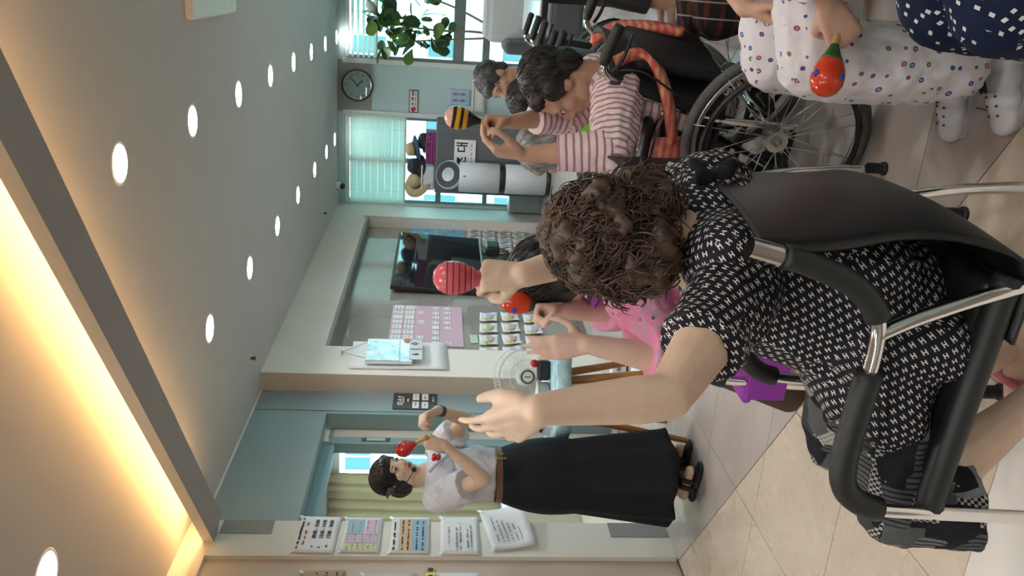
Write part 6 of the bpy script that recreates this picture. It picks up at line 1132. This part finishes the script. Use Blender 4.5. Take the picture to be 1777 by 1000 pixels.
# skirt with soft folds
b = MB(); b.smooth = True; n = 96; vs = []; RI = 22
for k in range(RI + 1):
    q = k / RI; z = 1.005 + (0.150 - 1.005) * q; rx, ry = 0.118 + 0.115 * q ** 0.85 + 0.03 * math.sin(PI * min(1, q * 2.2)) * (q < 0.45), 0.150 + 0.100 * q ** 0.9 + 0.02 * math.sin(PI * min(1, q * 2.2)) * (q < 0.45)
    for i in range(n):
        a = 2 * PI * i / n; w_ = 1 + q * (0.055 * math.sin(a * 9 + 0.4 * math.sin(3 * q)) + 0.035 * math.sin(a * 5 + 1.3)); vs.append(g((-2.335 + 0.02 * q + rx * w_ * math.cos(a), 3.60 - 0.015 * q + ry * w_ * math.sin(a), z + (0.014 * math.sin(a * 4 + 1) if k == RI else 0))))
b.add(vs, [(k * n + i, k * n + (i + 1) % n, (k + 1) * n + (i + 1) % n, (k + 1) * n + i) for k in range(RI) for i in range(n)]); o = b.build('skirt', F_BLACK, t); o.modifiers.new('thickness', 'SOLIDIFY').thickness = 0.005
M_belt = mat('brown_leather', (0.16, 0.075, 0.045), 0.45); bl2 = one('belt', M_belt, lambda b: b.lathe([(0.132, 0.975), (0.134, 0.977), (0.134, 1.013), (0.132, 1.015), (0.126, 1.0)], 40, Matrix.Translation(g((-2.335, 3.60, 0))) @ Matrix.Diagonal((0.95, 1.17, 1, 1)), cap=False), t, smooth=False)
bk = one('buckle', mat('gold_metal', (0.75, 0.55, 0.25), 0.25, 1.0), lambda b: b.tube([g((-2.2065, 3.567 + dy, 0.995 + dz)) for dy, dz in ((-0.022, -0.022), (0.022, -0.022), (0.022, 0.022), (-0.022, 0.022))], 0.004, 6, True), bl2)
for y0, kx in ((3.505, -2.345), (3.70, -2.335)):
    b = Blob(); h0 = g((kx - 0.06, y0 + 0.005, 0.0)); t0 = g((kx + 0.165, y0 - 0.025, 0.0)); shoe_prims(b, h0, t0, 0.043, 0.04); b.chain((g((kx + 0.03, y0 - 0.05, 0.04)), 0.012), (g((kx + 0.035, y0 - 0.03, 0.088)), 0.016), (g((kx + 0.04, y0 + 0.02, 0.088)), 0.016), (g((kx + 0.04, y0 + 0.045, 0.04)), 0.012)); b.chain((g((kx + 0.07, y0 - 0.05, 0.045)), 0.012), (g((kx + 0.075, y0 - 0.03, 0.092)), 0.016), (g((kx + 0.08, y0 + 0.015, 0.092)), 0.016), (g((kx + 0.08, y0 + 0.04, 0.045)), 0.012)); b.skin('sandal', M_black, t, 0.0055, 2)
hair(Hd, t, HAIR_BK, [((0, -0.022, 0.036), (0.090, 0.106, 0.090)), ((0.058, -0.030, -0.035), (0.034, 0.064, 0.066)), ((-0.058, -0.030, -0.035), (0.034, 0.064, 0.066)), ((0, -0.070, -0.040), (0.074, 0.044, 0.070)), ((0, 0.048, 0.064), (0.068, 0.046, 0.034))], 340, 0.98, 0.006, None, 0.06, 0.0015, 8, (0.7, 1.4), 1.008); face_parts(Hd, t, 0.98, M_lipstick)
def hp(*c): return Hd @ V(c)
hs = one('headset', M_blackpl, lambda b: (b.tube(smooth_path([hp(0.092, -0.01, 0.0), hp(0.098, 0.03, -0.03), hp(0.08, 0.08, -0.06), hp(0.045, 0.105, -0.078)], 6), 0.0024, 6), b.tube(smooth_path([hp(0.093, -0.02, 0.03), hp(0.09, -0.075, 0.02), hp(0.05, -0.115, 0.01), hp(-0.05, -0.115, 0.01), hp(-0.09, -0.075, 0.02)], 6), 0.003, 6)), t, smooth=True); one('microphone', mat('mic_foam', (0.015, 0.017, 0.03), 0.9), lambda b: b.ball(hp(0.040, 0.108, -0.080), 0.013, 12, 8), hs, smooth=True); one('earpiece', mat('dark_glossy', (0.05, 0.055, 0.06), 0.15), lambda b: b.ball(hp(0.094, -0.01, 0.01), (0.010, 0.03, 0.022), 12, 8, Hd.to_3x3()), hs, smooth=True)
one('red_brooch', mat('red_cloth_flower', (0.50, 0.01, 0.025), 0.6), lambda b: [b.ball(g((-2.205, 3.545, 1.315)) + V((0.0, dy, dz)), (0.012, 0.016, 0.012), 10, 7) for dy, dz in ((0, 0), (0.014, 0.008), (-0.012, 0.010), (0.008, -0.014), (-0.010, -0.012))], t, smooth=True)
one('wrist_watch', M_dark, lambda b: b.lathe([(0.026, -0.012), (0.028, -0.010), (0.028, 0.010), (0.026, 0.012)], 20, limb_mx(LE.lerp(LW, 0.86), LW)), t)
maraca('red maraca held in front of the instructor face', (-2.085, 3.425, 1.462), (-0.62, 0.30, 0.72), 0.038, 0.07, M_mred, M_mred, M_mwood, None, M_mdkred)
# ---------------------------------------------------------------- the elders further along the row
def elder(label, O, Hc, face, seat, hair_m, prims, top, bottom, skin, arms, k=1.0, lips=None, fwd=(-1, 0.0, 0), wave=0.1, brow=None, closed=False):
    O = V(O); t = person(label, O); Hd = Matrix.Translation(-O) @ head_mx(Hc, face); Hc = V(Hc) - O; b = Blob(); neck = Hc + V((0.035, 0.0, -0.16)); hips = V((0.10, 0, 0.56)); F_ = V(fwd); L_ = V((0, 0, 1)).cross(F_)
    head_prims(b, Hd, k, neck); b.chain((neck, 0.07), (neck.lerp(hips, 0.4), 0.12), (hips, 0.14)); sh = []
    for s_, (e_, w_) in zip((1, -1), arms): s0 = neck + L_ * s_ * 0.155 + V((0, 0, -0.045)); e_, w_ = V(e_) - O, V(w_) - O; sh.append((s0, e_, w_)); b.chain((s0, 0.048), (e_, 0.040), (e_.lerp(w_, 0.3), 0.038), (w_, 0.025)); hand_prims(b, w_, (w_ - e_).normalized() + F_ * 0.2, V((0, 0, -1)) + F_ * 0.2, 'L' if s_ > 0 else 'R', RELAX, 0.95)
    for s_ in (1, -1): h0 = hips + L_ * s_ * 0.09; k0 = h0 + F_ * 0.42 + V((0, 0, -0.03)); a0 = k0 + F_ * 0.06 + V((0, 0, -0.36)); b.chain((h0, 0.08), (k0, 0.055), (a0, 0.035)); b.chain((a0, 0.03), (a0 + F_ * 0.13 + V((0, 0, -0.025)), 0.026))
    b.skin('body', skin, t, 0.0075, 4)
    b = Blob(); b.chain((neck + V((0, 0, -0.03)), 0.08), (neck.lerp(hips, 0.4), 0.155), (hips, 0.165)); b.chain((sh[0][0], 0.075), (neck + V((0, 0, -0.04)), 0.08), (sh[1][0], 0.075)); [b.chain((s0, 0.074), (s0.lerp(e_, 0.8), 0.066), flat=(False, True)) for s0, e_, w_ in sh]; b.skin('top', top, t, 0.009, 5, [(0.06, 0.015)])
    b = Blob(); [b.chain((hips + L_ * s_ * 0.09, 0.10), (hips + L_ * s_ * 0.09 + F_ * 0.42, 0.072), (hips + L_ * s_ * 0.09 + F_ * 0.47 + V((0, 0, -0.30)), 0.06), flat=(False, True)) for s_ in (1, -1)]; b.skin('trousers', bottom, t, 0.010, 4)
    for s_ in (1, -1): b = Blob(); q0 = hips + L_ * s_ * 0.09 + F_ * 0.44; q0.z = 0.122; shoe_prims(b, q0, q0 + F_ * 0.23, 0.045, 0.07); b.skin('shoe', M_wh_rub, t, 0.009, 3)
    hair(Hd, t, hair_m, prims, 240, k, 0.007, [(0.04, 0.010)], wave, 0.0016, 9, (0.5, 1.1), 1.01); face_parts(Hd, t, k, lips, brow or hair_m, closed); return t
SHORT = [((0, -0.026, 0.042), (0.088, 0.102, 0.088)), ((0.0, -0.062, -0.015), (0.074, 0.045, 0.060)), ((0.0, 0.042, 0.066), (0.066, 0.044, 0.032))]
elder('grey-haired person behind the striped woman, wearing bright green', (-0.62, 3.51, 0), (-0.644, 3.375, 0.905), (-0.86, 0.30, -0.42), 0.5, HAIR_GR, SHORT + [((0.064, 0.0, 0.01), (0.026, 0.05, 0.05)), ((-0.064, 0.0, 0.01), (0.026, 0.05, 0.05))], F_GREEN, F_BLUEFL, SKIN_P, [((-0.66, 3.28, 0.69), (-0.85, 3.33, 0.62)), ((-0.68, 3.68, 0.66), (-0.88, 3.58, 0.62))], 1.0, None, (-0.985, 0.17, 0))
elder('dark-haired elder with receding hair bowing the head, behind the striped woman', (-0.61, 4.16, 0), (-0.545, 4.05, 0.912), (-0.80, -0.42, -0.34), 0.5, HAIR_BK, [((0, -0.030, 0.036), (0.086, 0.100, 0.084)), ((0.0, -0.062, -0.02), (0.074, 0.045, 0.060)), ((0.066, -0.01, 0.005), (0.020, 0.045, 0.045)), ((-0.066, -0.01, 0.005), (0.020, 0.045, 0.045))], F_BLUEFL, F_GREYCL, SKIN_T, [((-0.60, 3.93, 0.66), (-0.80, 4.02, 0.60)), ((-0.60, 4.34, 0.66), (-0.82, 4.27, 0.60))], 1.0, None, (-1, 0.05, 0), closed=True)
elder('grey-haired elder in teal flowered shirt looking down, farthest of the row', (-0.59, 4.86, 0), (-0.530, 4.72, 1.040), (-0.72, -0.66, -0.18), 0.5, HAIR_SP, SHORT, F_TEAL, F_GREYCL, SKIN_T, [((-0.58, 4.60, 0.70), (-0.80, 4.68, 0.62)), ((-0.58, 5.0, 0.70), (-0.80, 4.95, 0.62))], 1.0, None, (-1, 0.0, 0), closed=True)
# ---------------------------------------------------------------- woman in white dotted clothes at the edge
O = V((0.20, 2.06, 0)); t = person('woman in white clothes with coloured dots holding an orange maraca', O)
def g(p): return V(p) - O
Hd = Matrix.Translation(-O) @ head_mx((0.25, 2.08, 1.10), (-0.97, 0.2, -0.1)); b = Blob(); head_prims(b, Hd, 1.0, g((0.27, 2.08, 0.93))); b.chain((g((0.27, 2.08, 0.94)), 0.07), (g((0.25, 2.07, 0.78)), 0.13), (g((0.22, 2.06, 0.58)), 0.15))
LS, LE, LW = g((0.23, 1.88, 0.87)), g((0.12, 1.81, 0.62)), g((-0.005, 1.815, 0.545)); RS, RE, RW = g((0.25, 2.27, 0.87)), g((0.15, 2.20, 0.74)), g((-0.025, 2.050, 0.640))
for s_, e_, w_ in ((LS, LE, LW), (RS, RE, RW)): b.chain((s_, 0.05), (e_, 0.042), (e_.lerp(w_, 0.3), 0.040), (e_.lerp(w_, 0.75), 0.032), (w_, 0.026))
hand_prims(b, LW, (-0.80, -0.05, -0.62), (0.15, 0.9, -0.2), 'L', FIST, 1.0, GRIPTH); hand_prims(b, RW, (-0.30, -0.32, -0.85), (0.75, -0.1, -0.4), 'R', [(0.35, 0.45, 0.3)] * 4, 0.95)
KN, KF = g((-0.145, 1.965, 0.485)), g((-0.155, 2.17, 0.50))
for kn, y0, an in ((KN, 1.97, g((-0.085, 1.945, 0.11))), (KF, 2.15, g((-0.125, 2.11, 0.11)))): b.chain((g((0.22, y0, 0.56)), 0.085), (kn, 0.058), (kn.lerp(an, 0.3), 0.055), (an, 0.032)); b.chain((an + V((0.02, 0, -0.03)), 0.026), (an + V((-0.05, 0, -0.06)), 0.024))
b.skin('body', SKIN_P if False else SKIN_T, t, 0.0055, 5)
b = Blob(); b.chain((g((0.265, 2.075, 0.91)), 0.08), (g((0.25, 2.07, 0.78)), 0.16), (g((0.21, 2.06, 0.60)), 0.18)); b.chain((LS, 0.08), (g((0.26, 2.08, 0.89)), 0.08), (RS, 0.08)); [b.chain((s_, 0.075), (e_, 0.062), (e_.lerp(w_, fr), 0.052), flat=(False, True)) for s_, e_, w_, fr in ((LS, LE, LW, 0.80), (RS, RE, RW, 0.72))]; b.skin('pyjama_top', F_DOTS, t, 0.0075, 5, [(0.06, 0.02)])
b = Blob()
for kn, y0, an in ((KN, 1.97, g((-0.125, 1.940, 0.10))), (KF, 2.15, g((-0.165, 2.105, 0.10)))): b.chain((g((0.22, y0, 0.56)), 0.115), (kn + V((0.015, 0, -0.005)), 0.094)); b.chain((kn + V((0.015, 0, -0.01)), 0.092), (kn.lerp(an, 0.5) + V((0.01, 0, 0)), 0.098), (an, 0.070), flat=(False, True))
b.skin('pyjama_trousers', F_DOTS, t, 0.0075, 5, [(0.07, 0.03)])
for h0, t0 in (((-0.02, 1.945, 0), (-0.262, 1.895, 0)), ((-0.07, 2.10, 0), (-0.315, 2.105, 0))):
    b = Blob(); shoe_prims(b, g(h0), g(t0), 0.050, 0.075); s_ = b.skin('clog', M_wh_rub, t, 0.0065, 3); d_ = (V(t0) - V(h0)).normalized(); n_ = V((-d_.y, d_.x, 0))
    one('sole_line', mat('grey_sole', (0.50, 0.50, 0.54), 0.6), lambda q: q.prism([(-0.005, -0.036), (0.10, -0.047), (0.19, -0.05), (0.235, -0.034), (0.25, 0.0), (0.235, 0.034), (0.19, 0.05), (0.10, 0.047), (-0.005, 0.036)], 0.001, 0.018, lambda u, v, w_: g(V(h0) + d_ * u + n_ * v + V((0, 0, w_)))), s_)
    for k_ in range(7): one('air_hole', M_dark, lambda q: q.ball(g(V(t0) - d_ * (0.035 + 0.022 * (k_ // 2)) + n_ * (0.016 * (1 if k_ % 2 else -1)) + V((0, 0, 0.054 + 0.006 * (k_ // 2)))), 0.0035, 8, 5), s_)
    o = text('charm_letter', 'M', 0.035, M_ink, s_, Matrix.Translation(g(V(h0).lerp(V(t0), 0.60)) + V((0, 0, 0.075)) - n_ * 0.02) @ Matrix.Rotation(math.atan2(d_.y, d_.x) + PI / 2, 4, 'Z') @ Matrix.Rotation(0.35, 4, 'X'), extrude=0.002, bold=0.001)
hair(Hd, t, HAIR_SP, SHORT, 80, 1.0, 0.008); face_parts(Hd, t)
maraca('orange maraca with green collar held on the dotted knee', (-0.148, 1.785, 0.530), (-0.90, -0.25, 0.15), 0.036, 0.075, M_morange, M_mgreen, M_mwood, None, M_mblue)
# ---------------------------------------------------------------- navy dotted lap at the very edge
O = V((0.20, 1.42, 0)); t = person('seated person in navy clothes with white squares, cut off by the photo edge', O)
def g(p): return V(p) - O
Hd = Matrix.Translation(-O) @ head_mx((0.30, 1.44, 1.10), (-0.97, 0.2, -0.1)); b = Blob(); head_prims(b, Hd, 1.0, g((0.30, 1.44, 0.93))); b.chain((g((0.30, 1.44, 0.94)), 0.07), (g((0.28, 1.43, 0.78)), 0.13), (g((0.22, 1.42, 0.58)), 0.15))
for s_ in (-1, 1): y0 = 1.47 + s_ * 0.08; b.chain((g((0.28, y0, 0.53)), 0.08), (g((0.02, y0, 0.43)), 0.058), (g((0.08, y0, 0.11)), 0.034)); b.chain((g((0.08, y0, 0.06)), 0.03), (g((-0.03, y0, 0.045)), 0.025)); s0, e0, w0 = g((0.32, 1.43 + s_ * 0.19, 0.87)), g((0.42, 1.43 + s_ * 0.22, 0.66)), g((0.46, 1.43 + s_ * 0.20, 0.50)); b.chain((s0, 0.05), (e0, 0.04), (w0, 0.026)); hand_prims(b, w0, (-0.2, 0, -1), (0, -s_, 0), 'L' if s_ < 0 else 'R', RELAX, 0.95)
b.skin('body', SKIN_P, t, 0.0075, 4)
b = Blob(); b.chain((g((0.29, 1.44, 0.91)), 0.08), (g((0.28, 1.43, 0.78)), 0.16), (g((0.22, 1.42, 0.60)), 0.19)); [b.chain((g((0.29, 1.43, 0.87)), 0.07), (g((0.32, 1.43 + s_ * 0.19, 0.87)), 0.074), (g((0.39, 1.43 + s_ * 0.215, 0.70)), 0.064), flat=(False, True)) for s_ in (-1, 1)]; b.skin('top', F_NAVY, t, 0.009, 5)
b = Blob(); [b.chain((g((0.28, 1.45 + s_ * 0.09, 0.53)), 0.12), (g((0.02, 1.47 + s_ * 0.08, 0.43)), 0.095), (g((0.02, 1.47 + s_ * 0.08, 0.22)), 0.10), flat=(False, True)) for s_ in (-1, 1)]; b.chain((g((0.02, 1.39, 0.40)), 0.085), (g((0.02, 1.55, 0.40)), 0.085)); b.skin('skirt', F_NAVY, t, 0.0075, 6, [(0.07, 0.016)])
hair(Hd, t, HAIR_SP, SHORT, 80, 1.0, 0.008); face_parts(Hd, t)
# ---------------------------------------------------------------- two sitters of the second row, only their legs show
def sitter(label, O, ysep, knee, ankle, cloth, shoes, z_hip=0.55, hip_x=0.30):
    O = V(O); t = person(label, O); b = Blob(); H_ = head_mx((hip_x + 0.05, 0, 1.10), (-0.97, 0.2, -0.1)); head_prims(b, H_, 1.0, (hip_x + 0.06, 0, 0.93)); b.chain((V((hip_x + 0.06, 0, 0.94)), 0.07), (V((hip_x + 0.04, 0, 0.78)), 0.13), (V((hip_x, 0, 0.58)), 0.15))
    for s_ in (-1, 1): y = s_ * ysep; b.chain((V((hip_x, y, z_hip)), 0.08), (V((knee[0], y, knee[1])), 0.056), (V((ankle[0], y, ankle[1])), 0.034)); b.chain((V((ankle[0], y, ankle[1] - 0.03)), 0.03), (V((ankle[0] - 0.11, y, ankle[1] - 0.05)), 0.025)); s0, e0, w0 = V((hip_x + 0.04, s_ * 0.19, 0.87)), V((hip_x + 0.02, s_ * 0.22, 0.66)), V((hip_x - 0.16, s_ * 0.1, 0.64)); b.chain((s0, 0.05), (e0, 0.04), (w0, 0.026)); hand_prims(b, w0, (-1, 0, -0.2), (0, 0, -1), 'L' if s_ < 0 else 'R', RELAX, 0.95)
    b.skin('body', SKIN_T, t, 0.008, 4); b = Blob(); b.chain((V((hip_x + 0.05, 0, 0.91)), 0.08), (V((hip_x + 0.04, 0, 0.78)), 0.16), (V((hip_x, 0, 0.60)), 0.18)); [b.chain((V((hip_x + 0.04, 0, 0.87)), 0.07), (V((hip_x + 0.04, s_ * 0.19, 0.87)), 0.072), (V((hip_x + 0.025, s_ * 0.215, 0.70)), 0.062), flat=(False, True)) for s_ in (-1, 1)]; b.skin('top', F_BLUEFL, t, 0.010, 4)
    b = Blob(); [b.chain((V((hip_x, s_ * ysep, z_hip)), 0.105), (V((knee[0], s_ * ysep, knee[1])), 0.078), (V((ankle[0], s_ * ysep, ankle[1] + 0.10)), 0.066), flat=(False, True)) for s_ in (-1, 1)]; b.skin('trousers', cloth, t, 0.009, 4)
    for s_ in (-1, 1): b = Blob(); q0 = V((ankle[0] + 0.05, s_ * ysep, 0)); shoe_prims(b, q0, q0 + V((-0.25, 0, 0)), 0.048, 0.075); b.skin('clog', shoes, t, 0.008, 3)
    hair(H_, t, HAIR_SP, SHORT, 60, 1.0, 0.009); face_parts(H_, t)
    return t
sitter('person in dark plaid trousers sitting behind the dotted woman', (0.10, 2.90, 0), 0.10, (-0.17, 0.47), (-0.08, 0.12), F_PLAID, M_black)
sitter('far sitter of whom only white clogs show beyond the wheelchairs', (0.10, 4.95, 0), 0.13, (-0.12, 0.48), (-0.17, 0.12), F_GREYCL, M_wh_rub)
armchair('chrome armchair under the person in plaid trousers', (0.38, 2.90, 0), PIX); armchair('chrome armchair under the far sitter with white clogs', (0.36, 4.95, 0), PIX)
